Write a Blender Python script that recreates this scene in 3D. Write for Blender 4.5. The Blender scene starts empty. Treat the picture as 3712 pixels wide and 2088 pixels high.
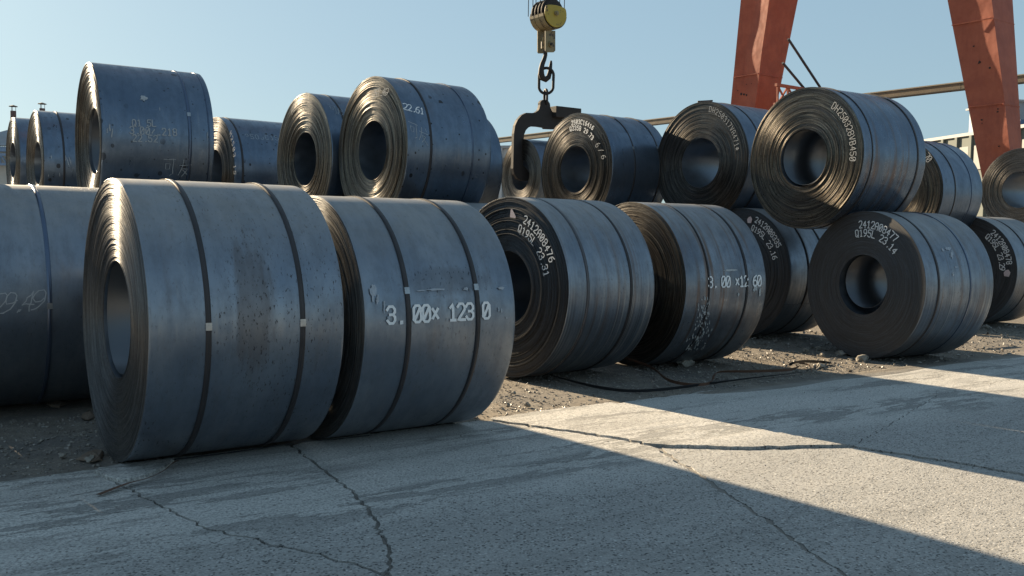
import bpy, bmesh, math, random
import numpy as np
from mathutils import Vector, Matrix

# ------------------------------------------------------------------ camera, sky, sun, exposure
SC = bpy.context.scene
COL = SC.collection
FPX, PITCH, ROLL, CAMH = 3361.39, math.radians(-3.6198), math.radians(0.93455), 1.5606
fw = np.array([0, math.cos(PITCH), math.sin(PITCH)])
rt0 = np.array([1.0, 0, 0]); up0 = np.array([0, -math.sin(PITCH), math.cos(PITCH)])
rt = math.cos(ROLL) * rt0 + math.sin(ROLL) * up0
up = -math.sin(ROLL) * rt0 + math.cos(ROLL) * up0
CAMP = np.array([0, 0, CAMH])
cd = bpy.data.cameras.new('camera'); cam = bpy.data.objects.new('camera', cd); COL.objects.link(cam)
M = Matrix(((rt[0], up[0], -fw[0], 0), (rt[1], up[1], -fw[1], 0), (rt[2], up[2], -fw[2], CAMH), (0, 0, 0, 1)))
cam.matrix_world = M
cd.sensor_width = 36; cd.lens = 36 * FPX / 3712; cd.clip_start = .05; cd.clip_end = 6000
SC.camera = cam

YAW = 0.960151                                   # heading of the coil axes
AX = np.array([math.sin(YAW), math.cos(YAW), 0]); UX = np.array([math.cos(YAW), -math.sin(YAW), 0])
SUN_EL = math.radians(19.3); SUN_TRAVEL = YAW + math.radians(90 - 7.0)    # compass heading the light travels to
ldir = Vector((math.sin(SUN_TRAVEL) * math.cos(SUN_EL), math.cos(SUN_TRAVEL) * math.cos(SUN_EL), -math.sin(SUN_EL)))
sl = bpy.data.lights.new('sun', 'SUN'); so = bpy.data.objects.new('sun', sl); COL.objects.link(so)
sl.energy = 4.6; sl.angle = math.radians(0.53); sl.color = (1.0, .80, .54)
so.rotation_euler = ldir.to_track_quat('-Z', 'Y').to_euler(); so.location = (0, 0, 30)
w = bpy.data.worlds.new('World'); SC.world = w; w.use_nodes = True
nt = w.node_tree; bg = nt.nodes['Background']
sky = nt.nodes.new('ShaderNodeTexSky'); sky.sky_type = 'NISHITA'; sky.sun_disc = False
sky.sun_elevation = SUN_EL; sky.sun_rotation = SUN_TRAVEL + math.pi
sky.altitude = 50; sky.air_density = 1.0; sky.dust_density = 0.8; sky.ozone_density = 2.0
gm = nt.nodes.new('ShaderNodeGamma'); gm.inputs[1].default_value = .32; nt.links.new(sky.outputs[0], gm.inputs[0])
gx = nt.nodes.new('ShaderNodeVectorMath'); gx.operation = 'MULTIPLY'; gx.inputs[1].default_value = (.79, 1.02, 1.14); nt.links.new(gm.outputs[0], gx.inputs[0])
nt.links.new(gx.outputs[0], bg.inputs[0]); bg.inputs[1].default_value = 0.10
SC.view_settings.view_transform = 'Standard'; SC.view_settings.look = 'None'
SC.view_settings.gamma = 1; SC.view_settings.use_curve_mapping = False
SC.view_settings.exposure = 1.75
SC.render.engine = 'CYCLES'

# ------------------------------------------------------------------ geometry helpers
KD = 3712 / 2576.0
def ray(px, py):
    q = fw + rt * (px - 1856) / FPX - up * (py - 1044) / FPX
    return q / np.linalg.norm(q)
def on_plane(px, py, p0, n):
    q = ray(px, py); return CAMP + q * (np.dot(p0 - CAMP, n) / np.dot(q, n))
def ground(dx, dy, z=0.0):
    """picture position (2576-wide) to the point on the ground"""
    q = ray(dx * KD, dy * KD); return CAMP + q * ((z - CAMH) / q[2])
def st(s, t, z=0.0):
    p = AX * s + UX * t; return (p[0], p[1], z)

def tag(o, label=None, cat=None, group=None, kind=None):
    if label: o['label'] = label
    if cat: o['category'] = cat
    if group: o['group'] = group
    if kind: o['kind'] = kind
    return o
def empty(name, loc=(0, 0, 0), rz=0.0):
    o = bpy.data.objects.new(name, None); COL.objects.link(o); o.location = loc; o.rotation_euler = (0, 0, rz)
    o.empty_display_size = .2
    return o
def mesh_obj(name, V, F, mats, parent=None, smooth=False, midx=None, uv=None):
    me = bpy.data.meshes.new(name)
    V = np.asarray(V, dtype=np.float32)
    me.from_pydata(V.tolist(), [], F if isinstance(F, list) else F.tolist())
    if not isinstance(mats, (list, tuple)): mats = [mats]
    for m in mats: me.materials.append(m)
    if midx is not None: me.polygons.foreach_set('material_index', np.asarray(midx, dtype=np.int32))
    if isinstance(smooth, (bool, int)):
        if smooth: me.polygons.foreach_set('use_smooth', np.ones(len(me.polygons), dtype=bool))
    else: me.polygons.foreach_set('use_smooth', np.asarray(smooth, dtype=bool))
    if uv is not None:
        l = me.uv_layers.new(name='UVMap'); vi = np.empty(len(me.loops), dtype=np.int32)
        me.loops.foreach_get('vertex_index', vi)
        l.data.foreach_set('uv', np.asarray(uv, dtype=np.float32)[vi].ravel())
    me.update()
    o = bpy.data.objects.new(name, me); COL.objects.link(o)
    if parent is not None: o.parent = parent
    return o

class MB:
    def __init__(s): s.V = []; s.F = []
    def add(s, V, F):
        b = len(s.V); s.V += [tuple(map(float, v)) for v in V]; s.F += [tuple(i + b for i in f) for f in F]; return s
    def box(s, c, sx, sy, sz, R=None):
        P = [Vector((x * sx / 2, y * sy / 2, z * sz / 2)) for x in (-1, 1) for y in (-1, 1) for z in (-1, 1)]
        if R is not None: P = [R @ p for p in P]
        c = Vector(c)
        return s.add([c + p for p in P], [(0, 1, 3, 2), (4, 6, 7, 5), (0, 4, 5, 1), (2, 3, 7, 6), (0, 2, 6, 4), (1, 5, 7, 3)])
    def bar(s, p, q, wdt, h=None, upv=(0, 0, 1)):
        p = Vector(p); q = Vector(q); h = h or wdt; d = (q - p); L = d.length; d.normalize()
        sd = d.cross(Vector(upv))
        if sd.length < 1e-4: sd = Vector((1, 0, 0))
        sd.normalize(); u2 = sd.cross(d)
        P = [b + sd * (x * wdt / 2) + u2 * (z * h / 2) for b in (p, q) for x in (-1, 1) for z in (-1, 1)]
        return s.add(P, [(0, 1, 3, 2), (4, 6, 7, 5), (0, 4, 5, 1), (2, 3, 7, 6), (0, 2, 6, 4), (1, 5, 7, 3)])
    def tube(s, pts, r, n=10, closed=False, caps=True):
        pts = [Vector(p) for p in pts]; m = len(pts); V = []; prev = None
        for i, p in enumerate(pts):
            a = pts[(i - 1) % m] if (i > 0 or closed) else p; b = pts[(i + 1) % m] if (i < m - 1 or closed) else p
            d = (b - a).normalized()
            if prev is None:
                x = d.cross(Vector((0, 0, 1)));
                if x.length < .05: x = d.cross(Vector((1, 0, 0)))
            else: x = prev - d * prev.dot(d)
            x.normalize(); prev = x; y = d.cross(x)
            rr = r[i] if isinstance(r, (list, tuple)) else r
            for k in range(n):
                t = 2 * math.pi * k / n; V.append(p + x * math.cos(t) * rr + y * math.sin(t) * rr)
        F = []
        for i in range(m if closed else m - 1):
            j = (i + 1) % m
            for k in range(n):
                l = (k + 1) % n; F.append((i * n + k, i * n + l, j * n + l, j * n + k))
        if caps and not closed: F.append(tuple(range(n - 1, -1, -1))); F.append(tuple((m - 1) * n + k for k in range(n)))
        return s.add(V, F)
    def prism(s, poly, n, depth):
        """poly: list of 3-D points in a plane, extruded by n*depth"""
        P = [Vector(p) for p in poly]; n = Vector(n) * depth; m = len(P)
        return s.add(P + [p + n for p in P], [tuple(range(m)), tuple(range(2 * m - 1, m - 1, -1))] + [(i, m + i, m + (i + 1) % m, (i + 1) % m) for i in range(m)])
    def disc(s, c, axis, r, depth, n=32):
        c = Vector(c); a = Vector(axis).normalized(); x = a.cross(Vector((0, 0, 1))).normalized(); y = a.cross(x)
        return s.prism([c + x * math.cos(2 * math.pi * k / n) * r + y * math.sin(2 * math.pi * k / n) * r for k in range(n)], a, depth)
    def build(s, name, m, parent=None, smooth=False, bevel=0, auto=False):
        me = bpy.data.meshes.new(name); me.from_pydata(s.V, [], s.F)
        bm = bmesh.new(); bm.from_mesh(me); bmesh.ops.recalc_face_normals(bm, faces=bm.faces)
        if bevel: bmesh.ops.bevel(bm, geom=[e for e in bm.edges if e.calc_length() > bevel * 2 and len(e.link_faces) == 2 and e.calc_face_angle(0) > .5], offset=bevel, segments=1, affect='EDGES')
        bm.to_mesh(me); bm.free(); me.materials.append(m)
        if smooth: me.polygons.foreach_set('use_smooth', np.ones(len(me.polygons), dtype=bool))
        if auto: me.set_sharp_from_angle(angle=.6)
        o = bpy.data.objects.new(name, me); COL.objects.link(o)
        if parent is not None:
            o.parent = parent
        return o
def child(o, p):
    """parent o (built in world coordinates) to p, which has its own location"""
    o.parent = p; o.matrix_parent_inverse = (Matrix.Translation(p.location) @ p.rotation_euler.to_matrix().to_4x4()).inverted()
    return o

# ------------------------------------------------------------------ node helpers
class NT:
    def __init__(s, name):
        s.m = bpy.data.materials.new(name); s.m.use_nodes = True; s.t = s.m.node_tree
        s.b = s.t.nodes['Principled BSDF']
    def n(s, ty, **kw):
        o = s.t.nodes.new(ty)
        for k, v in kw.items(): setattr(o, k, v)
        return o
    def l(s, a, b): s.t.links.new(a, b)
    def sock(s, inp, v):
        if isinstance(v, (int, float)): inp.default_value = v
        elif isinstance(v, (tuple, list)): inp.default_value = tuple(v) + ((1,) if len(v) == 3 and inp.type == 'RGBA' else ())
        else: s.l(v, inp)
    def math(s, op, a, b=0.0, c=0.0, clamp=False):
        o = s.n('ShaderNodeMath', operation=op, use_clamp=clamp)
        s.sock(o.inputs[0], a); s.sock(o.inputs[1], b); s.sock(o.inputs[2], c); return o.outputs[0]
    def mix(s, f, a, b, blend='MIX'):
        o = s.n('ShaderNodeMix', data_type='RGBA', blend_type=blend)
        s.sock(o.inputs[0], f); s.sock(o.inputs[6], a); s.sock(o.inputs[7], b); return o.outputs[2]
    def noise(s, vec, scale, detail=4, rough=.55, dist=0.0):
        o = s.n('ShaderNodeTexNoise'); s.sock(o.inputs['Vector'], vec); o.inputs['Scale'].default_value = scale
        o.inputs['Detail'].default_value = detail; o.inputs['Roughness'].default_value = rough; o.inputs['Distortion'].default_value = dist
        return o.outputs[0]
    def vor(s, vec, scale, feature='F1', out='Distance', rnd=1.0):
        o = s.n('ShaderNodeTexVoronoi', feature=feature); s.sock(o.inputs['Vector'], vec); o.inputs['Scale'].default_value = scale
        o.inputs['Randomness'].default_value = rnd
        return o.outputs[out]
    def ramp(s, v, a, b, lo=0.0, hi=1.0, smooth=True):
        o = s.n('ShaderNodeMapRange', interpolation_type='SMOOTHSTEP' if smooth else 'LINEAR'); s.sock(o.inputs[0], v)
        o.inputs[1].default_value = a; o.inputs[2].default_value = b; o.inputs[3].default_value = lo; o.inputs[4].default_value = hi
        return o.outputs[0]
    def vec(s, v, scale=(1, 1, 1), loc=(0, 0, 0), rot=(0, 0, 0)):
        o = s.n('ShaderNodeMapping'); s.sock(o.inputs[0], v); o.inputs['Scale'].default_value = scale
        o.inputs['Location'].default_value = loc; o.inputs['Rotation'].default_value = rot; return o.outputs[0]
    def bump(s, h, strength, dist=.01, prev=None):
        o = s.n('ShaderNodeBump'); s.sock(o.inputs['Height'], h); o.inputs['Strength'].default_value = strength
        o.inputs['Distance'].default_value = dist
        if prev is not None: s.l(prev, o.inputs['Normal'])
        return o.outputs[0]
    def set(s, **kw):
        for k, v in kw.items(): s.sock(s.b.inputs[k.replace('_', ' ')], v)
        return s.m
    def coord(s, which='Object'):
        o = s.n('ShaderNodeTexCoord'); return o.outputs[which]
    def sep(s, v):
        o = s.n('ShaderNodeSeparateXYZ'); s.sock(o.inputs[0], v); return o.outputs
    def comb(s, x, y, z=0.0):
        o = s.n('ShaderNodeCombineXYZ'); s.sock(o.inputs[0], x); s.sock(o.inputs[1], y); s.sock(o.inputs[2], z); return o.outputs[0]
def simple(name, col, rough=.6, metal=0.0, var=.25, scale=6.0, bump=.0):
    N = NT(name); c = N.coord('Object'); v = N.noise(c, scale, 5)
    dark = tuple(x * (1 - var) for x in col); lite = tuple(min(1, x * (1 + var)) for x in col)
    cc = N.mix(v, dark, lite)
    kw = dict(Base_Color=cc, Roughness=rough, Metallic=metal)
    if bump: kw['Normal'] = N.bump(N.noise(c, scale * 6, 4), bump, .01)
    return N.set(**kw)

# ------------------------------------------------------------------ coil materials
def body_mat(name, seed, base=(.135, .15, .175), lite=(.20, .215, .235), rust=.12, spots=0.0, streaks=0.0, dust=.2,
             rough=.40, metal=.7, specks=0.0, stain=None, smears=0.0, brown=0.0):
    """uv: u = metres along the axis, v = metres round the barrel"""
    N = NT(name); uv = N.vec(N.coord('UV'), loc=(seed * 3.17, seed * 5.3, 0))
    raw = N.coord('UV')
    n1 = N.noise(N.vec(uv, (1, .55, 1)), 2.2, 5, .6)
    n2 = N.noise(N.vec(uv, (6, .5, 1)), 2.6, 5, .65)              # streaks round the barrel
    n3 = N.noise(N.vec(uv, (60, 1.2, 1)), 2.0, 3, .6)
    c = N.mix(N.ramp(n1, .3, .7), base, lite)
    c = N.mix(N.ramp(n2, .35, .8, 0, .28), c, tuple(x * .8 for x in base))
    c = N.mix(N.math('MULTIPLY', N.ramp(n3, .5, .85), .08), c, (.28, .28, .28))
    r = N.math('ADD', N.ramp(n2, .3, .8, rough - .05, rough + .10), 0.0)
    nr = N.noise(N.vec(uv, (2.5, .6, 1), loc=(9, 3, 0)), 2.6, 6, .68)
    c = N.mix(N.ramp(nr, .5, .8, 0, rust), c, (.17, .115, .08))
    if brown:
        nb = N.noise(N.vec(uv, (5.5, .28, 1), loc=(4, 31, 0)), 2.0, 5, .6)
        c = N.mix(N.ramp(nb, .5, .68, 0, brown), c, (.14, .085, .055))
    mo = N.noise(N.vec(uv, (1.6, .9, 1), loc=(13, 1, 0)), 5.5, 8, .72)
    c = N.mix(N.ramp(mo, .40, .68, 0, .34), c, tuple(x * .55 for x in base)); r = N.math('ADD', r, N.ramp(mo, .35, .7, -.03, .09))
    dr = N.noise(N.vec(uv, (22, 1.1, 1), loc=(1, 17, 0)), 1.4, 5, .7)
    c = N.mix(N.ramp(dr, .58, .70, 0, .22), c, (.30, .29, .28))
    mt = metal
    if specks:
        sp = N.noise(N.vec(uv, (1, .35, 1)), 62, 4, .65); area = N.ramp(N.noise(uv, 1.3, 3), .42, .62)
        f = N.math('MULTIPLY', N.ramp(sp, .585, .66), N.math('MULTIPLY', N.math('ADD', area, .25, clamp=True), specks * .9))
        c = N.mix(f, c, (.05, .045, .045)); r = N.math('ADD', r, N.math('MULTIPLY', f, .2))
    if spots:
        v = N.vor(N.vec(uv, (1.25, 1.0, 1)), 6.5); cellr = N.sep(N.vor(N.vec(uv, (1.25, 1.0, 1)), 6.5, out='Color'))[0]
        area = N.ramp(N.noise(uv, 1.1, 2), .44, .58)
        size = N.ramp(cellr, .45, 1.0, .0, .30)
        edge = N.math('ADD', v, N.math('MULTIPLY', N.math('SUBTRACT', N.noise(uv, 26, 3), .5), .18))
        f = N.math('MULTIPLY', N.math('LESS_THAN', edge, size), N.math('MULTIPLY', area, spots))
        v2 = N.vor(N.vec(uv, (1.2, 1.0, 1), loc=(5, 5, 0)), 17); c2 = N.sep(N.vor(N.vec(uv, (1.2, 1.0, 1), loc=(5, 5, 0)), 17, out='Color'))[0]
        f2 = N.math('MULTIPLY', N.math('LESS_THAN', v2, N.ramp(c2, .7, 1.0, 0, .25)), spots)
        f = N.math('MAXIMUM', f, f2)
        c = N.mix(f, c, (.035, .036, .042)); r = N.math('ADD', r, N.math('MULTIPLY', f, .1))
    # long thin scratches and chalky rubs
    sc = N.noise(N.vec(uv, (1.2, 30, 1), rot=(0, 0, .12)), 3.2, 2, .5)
    c = N.mix(N.ramp(sc, .735, .76, 0, .25), c, (.42, .42, .43))
    if smears:
        sm = N.noise(N.vec(uv, (3.2, 1.4, 1), loc=(2, 8, 0)), 3.0, 8, .72)
        f = N.ramp(sm, .655, .70, 0, smears); c = N.mix(f, c, (.42, .43, .45)); r = N.math('ADD', r, N.math('MULTIPLY', f, .2))
        mt = N.math('SUBTRACT', mt, N.math('MULTIPLY', f, .4), clamp=True)
    if stain:
        su, sv, wu, wv, amt, colr = stain
        s3 = N.sep(raw)
        du = N.math('DIVIDE', N.math('SUBTRACT', s3[0], su), wu); dv = N.math('DIVIDE', N.math('SUBTRACT', s3[1], sv), wv)
        d = N.math('SQRT', N.math('ADD', N.math('MULTIPLY', du, du), N.math('MULTIPLY', dv, dv)))
        
        d = N.math('ADD', d, N.math('MULTIPLY', N.math('SUBTRACT', N.noise(N.vec(uv, (7, 1.1, 1)), 3, 6, .7), .5), 1.3))
        f = N.ramp(d, 1.05, .55, 0, amt); c = N.mix(f, c, colr)
        r = N.math('ADD', r, N.math('MULTIPLY', f, .12))
        tiny = N.ramp(N.noise(N.vec(uv, (1, .4, 1)), 60, 3, .6), .60, .66)
        c = N.mix(N.math('MULTIPLY', tiny, N.ramp(d, 1.5, .6, 0, .8)), c, (.03, .028, .03))
    if dust:
        g = N.n('ShaderNodeNewGeometry'); nz = N.sep(g.outputs['Normal'])[2]
        f = N.math('MULTIPLY', N.ramp(nz, .35, 1.0), N.ramp(N.noise(uv, 5, 6, .65), .25, .7, dust * .55, dust))
        c = N.mix(f, c, (.30, .285, .26)); r = N.math('ADD', r, N.math('MULTIPLY', f, .35))
        mt = N.math('SUBTRACT', mt, N.math('MULTIPLY', f, .75), clamp=True)
    h = N.math('ADD', N.math('MULTIPLY', n2, .12), N.math('MULTIPLY', N.noise(uv, 1.7, 2), 2.0))
    nb = N.bump(h, .10, .02); nb = N.bump(N.noise(N.vec(uv, (3, 1, 1)), 130, 3), .07, .002, nb)
    if streaks:
        s4 = N.noise(N.vec(uv, (46, .30, 1), rot=(0, 0, .03)), 1.0, 4, .7)
        mk_ = N.math('ADD', N.ramp(N.sep(N.coord('Object'))[2], 1.15, .55), .12, clamp=True)
        nb = N.bump(s4, streaks * .6, .006, nb); c = N.mix(N.math('MULTIPLY', N.ramp(s4, .55, .62, 0, streaks * 1.3), mk_), c, (.48, .48, .46))
        c = N.mix(N.math('MULTIPLY', N.ramp(s4, .45, .38, 0, streaks), mk_), c, (.05, .05, .05))
    return N.set(Base_Color=c, Roughness=r, Metallic=mt, Normal=nb)

def face_mat(name, seed, gold=.6, aniso=.8, rough=.38, dark=(.105, .105, .112), lite=(.30, .27, .225), metal=.85, cool=(1, 1, 1), groove=1.0):
    """uv: u = radius in metres, v = metres round"""
    N = NT(name); uv = N.vec(N.coord('UV'), loc=(seed * 1.7, seed * 2.9, 0))
    a = N.noise(N.vec(uv, (150, .8, 1)), 1.0, 3, .7); b = N.noise(N.vec(uv, (38, .6, 1)), 1.0, 4, .6)
    e = N.noise(N.vec(uv, (90, 14, 1)), 1.0, 4, .7)
    big = N.noise(N.vec(uv, (7, 1.0, 1)), 1.0, 3, .55)
    c = N.mix(N.ramp(b, .3, .7, 0, gold), dark, lite)
    c = N.mix(N.ramp(a, .40, .60, .75 * groove, 0), c, (.03, .028, .028))
    c = N.mix(N.ramp(N.noise(N.vec(uv, (55, 2.2, 1), loc=(7, 7, 0)), 1.0, 4, .75), .42, .56, .65 * groove, 0), c, (.05, .042, .036))
    c = N.mix(N.ramp(e, .5, .75, 0, .4), c, (.06, .052, .045))
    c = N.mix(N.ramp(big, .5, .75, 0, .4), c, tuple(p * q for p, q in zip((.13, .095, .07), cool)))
    r = N.ramp(e, .2, .8, rough - .08, rough + .16)
    tg = N.n('ShaderNodeTangent', direction_type='RADIAL', axis='Y')
    nb = N.bump(N.math('ADD', a, N.math('MULTIPLY', e, .5)), .35, .002)
    N.l(tg.outputs[0], N.b.inputs['Tangent'])
    return N.set(Base_Color=c, Roughness=r, Metallic=metal, Anisotropic=aniso, Anisotropic_Rotation=.25, Normal=nb)
def bore_mat(name, col=(.17, .20, .24)):
    N = NT(name); uv = N.coord('UV'); n = N.noise(N.vec(uv, (2, 1, 1)), 3, 5)
    c = N.mix(n, tuple(x * .7 for x in col), tuple(x * 1.35 for x in col))
    return N.set(Base_Color=c, Roughness=N.ramp(n, .2, .8, .28, .45), Metallic=.8, Normal=N.bump(N.noise(uv, 20, 3), .1, .004))

BORE = bore_mat('bore_steel'); BORE2 = bore_mat('loose_wrap_steel', (.10, .11, .125))
STRAP = simple('dark_strap_steel', (.045, .042, .045), .5, .5, .4, 9)
STRAP_BLUE = simple('blued_strap_steel', (.10, .13, .19), .3, .8, .2, 9)
SEAL = simple('bright_seal_steel', (.36, .37, .38), .3, .9, .35, 40)
WHITE = simple('white_marking_paint', (.78, .79, .80), .7, 0, .12, 30)
CHALK = simple('pale_chalk_marking', (.36, .38, .40), .8, 0, .3, 40)
TAGP = simple('weathered_paper_tag', (.62, .50, .50), .8, 0, .25, 20)

# ------------------------------------------------------------------ stroke lettering
FONT = {
 '0': [[(0,1),(0,5),(1,6),(3,6),(4,5),(4,1),(3,0),(1,0),(0,1)], [(.6,1),(3.4,5)]],
 '1': [[(.8,4.8),(2.2,6),(2.2,0)], [(1,0),(3.4,0)]],
 '2': [[(0,5),(1,6),(3,6),(4,5),(4,3.8),(0,0),(4,0)]],
 '3': [[(0,5),(1,6),(3,6),(4,5),(4,4),(3,3.1),(1.5,3.1)], [(3,3.1),(4,2.2),(4,1),(3,0),(1,0),(0,1)]],
 '4': [[(3,0),(3,6),(0,2),(4,2)]],
 '5': [[(4,6),(.4,6),(.1,3.4),(2.8,3.6),(4,2.6),(4,1),(3,0),(1,0),(0,.8)]],
 '6': [[(3.6,6),(1.2,5),(0,3),(0,1),(1,0),(3,0),(4,1),(4,2.4),(3,3.3),(1,3.3),(0,2.4)]],
 '7': [[(0,6),(4,6),(1.4,0)]],
 '8': [[(1,3.1),(0,4),(0,5),(1,6),(3,6),(4,5),(4,4),(3,3.1),(1,3.1),(0,2.2),(0,1),(1,0),(3,0),(4,1),(4,2.2),(3,3.1)]],
 '9': [[(.4,0),(2.8,1),(4,3),(4,5),(3,6),(1,6),(0,5),(0,3.6),(1,2.7),(3,2.7),(4,3.6)]],
 'A': [[(0,0),(0,4.4),(1.2,6),(2.8,6),(4,4.4),(4,0)], [(0,2.6),(4,2.6)]],
 'V': [[(0,6),(2,0),(4,6)]], 'B': [[(0,0),(0,6),(2.8,6),(3.8,5),(3.8,4),(2.8,3.1),(0,3.1)], [(2.8,3.1),(4,2.2),(4,1),(3,0),(0,0)]],
 'C': [[(4,5),(3,6),(1,6),(0,5),(0,1),(1,0),(3,0),(4,1)]],
 'D': [[(0,0),(0,6),(2.6,6),(4,4.6),(4,1.4),(2.6,0),(0,0)]],
 'H': [[(0,0),(0,6)], [(4,0),(4,6)], [(0,3),(4,3)]],
 'Q': [[(0,1),(0,5),(1,6),(3,6),(4,5),(4,1),(3,0),(1,0),(0,1)], [(2.4,1.6),(4.1,-.4)]],
 'L': [[(0,6),(0,0),(4,0)]], 'x': [[(.6,1.2),(3.4,4.4)], [(.6,4.4),(3.4,1.2)]],
 '.': [[(1.7,0),(2.1,0),(2.1,.5),(1.7,.5),(1.7,0)]], ' ': [], '/': [[(0,0),(4,6)]],
 '*': [[(0,3),(4,3)], [(1,1),(3,5)], [(1,5),(3,1)], [(.4,1.6),(2,5.4),(3.7,1.6),(.2,4.2),(3.9,4.2),(.4,1.6)]],
 '?': [[(0,5.6),(5,6)], [(4,6),(4,1),(3,.2)], [(.8,4.2),(2.8,4.3),(2.5,2.4),(.9,2.3),(.8,4.2)]],            # 可
 '!': [[(0,4),(5,4.4)], [(1.6,6),(1.2,4.1),(-.4,.4)], [(3.4,6.2),(4.2,5.2)], [(1.3,2.9),(3.6,2.9),(1.2,.1)], [(1.4,2.4),(4.8,0)]],   # 发
}
def strokes_mesh(name, text, place, height, mat, parent, w=.011, adv=1.5, lean=0.0, wob=0.0, drop=0.0, seed=1):
    """place(x, y, lift) maps text metres to the surface"""
    rnd = random.Random(seed); k = height / 6.0; V = []; F = []; x0 = 0.0
    for ch in text:
        for stv in FONT[ch]:
            if drop and rnd.random() < drop: continue
            P = []
            for i in range(len(stv) - 1):
                a, b = stv[i], stv[i + 1]; n = max(1, int(math.hypot(b[0] - a[0], b[1] - a[1]) / 1.2))
                for q in range(n): P.append((a[0] + (b[0] - a[0]) * q / n, a[1] + (b[1] - a[1]) * q / n))
            P.append(stv[-1])
            P = [(x0 + (px + lean * py) * k * (.75 if ch != '.' else 1) + rnd.uniform(-wob, wob) * k, py * k + rnd.uniform(-wob, wob) * k) for px, py in P]
            b0 = len(V); m = len(P)
            for i in range(m):
                a = P[max(0, i - 1)]; b = P[min(m - 1, i + 1)]; dx, dy = b[0] - a[0], b[1] - a[1]; L = math.hypot(dx, dy) or 1
                ex = (dx / L * w * .5 if i == m - 1 else (-dx / L * w * .5 if i == 0 else 0)); ey = (dy / L * w * .5 if i == m - 1 else (-dy / L * w * .5 if i == 0 else 0))
                nx, ny = -dy / L * w * .5, dx / L * w * .5
                V.append(place(P[i][0] + nx + ex, P[i][1] + ny + ey)); V.append(place(P[i][0] - nx + ex, P[i][1] - ny + ey))
            for i in range(m - 1): F.append((b0 + 2 * i, b0 + 2 * i + 1, b0 + 2 * i + 3, b0 + 2 * i + 2))
        x0 += k * 4 * adv * (.9 if ch != '.' else .75)
    if V:
        o = mesh_obj(name, V, F, mat, parent); o['kind'] = 'stuff'; return o

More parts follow.
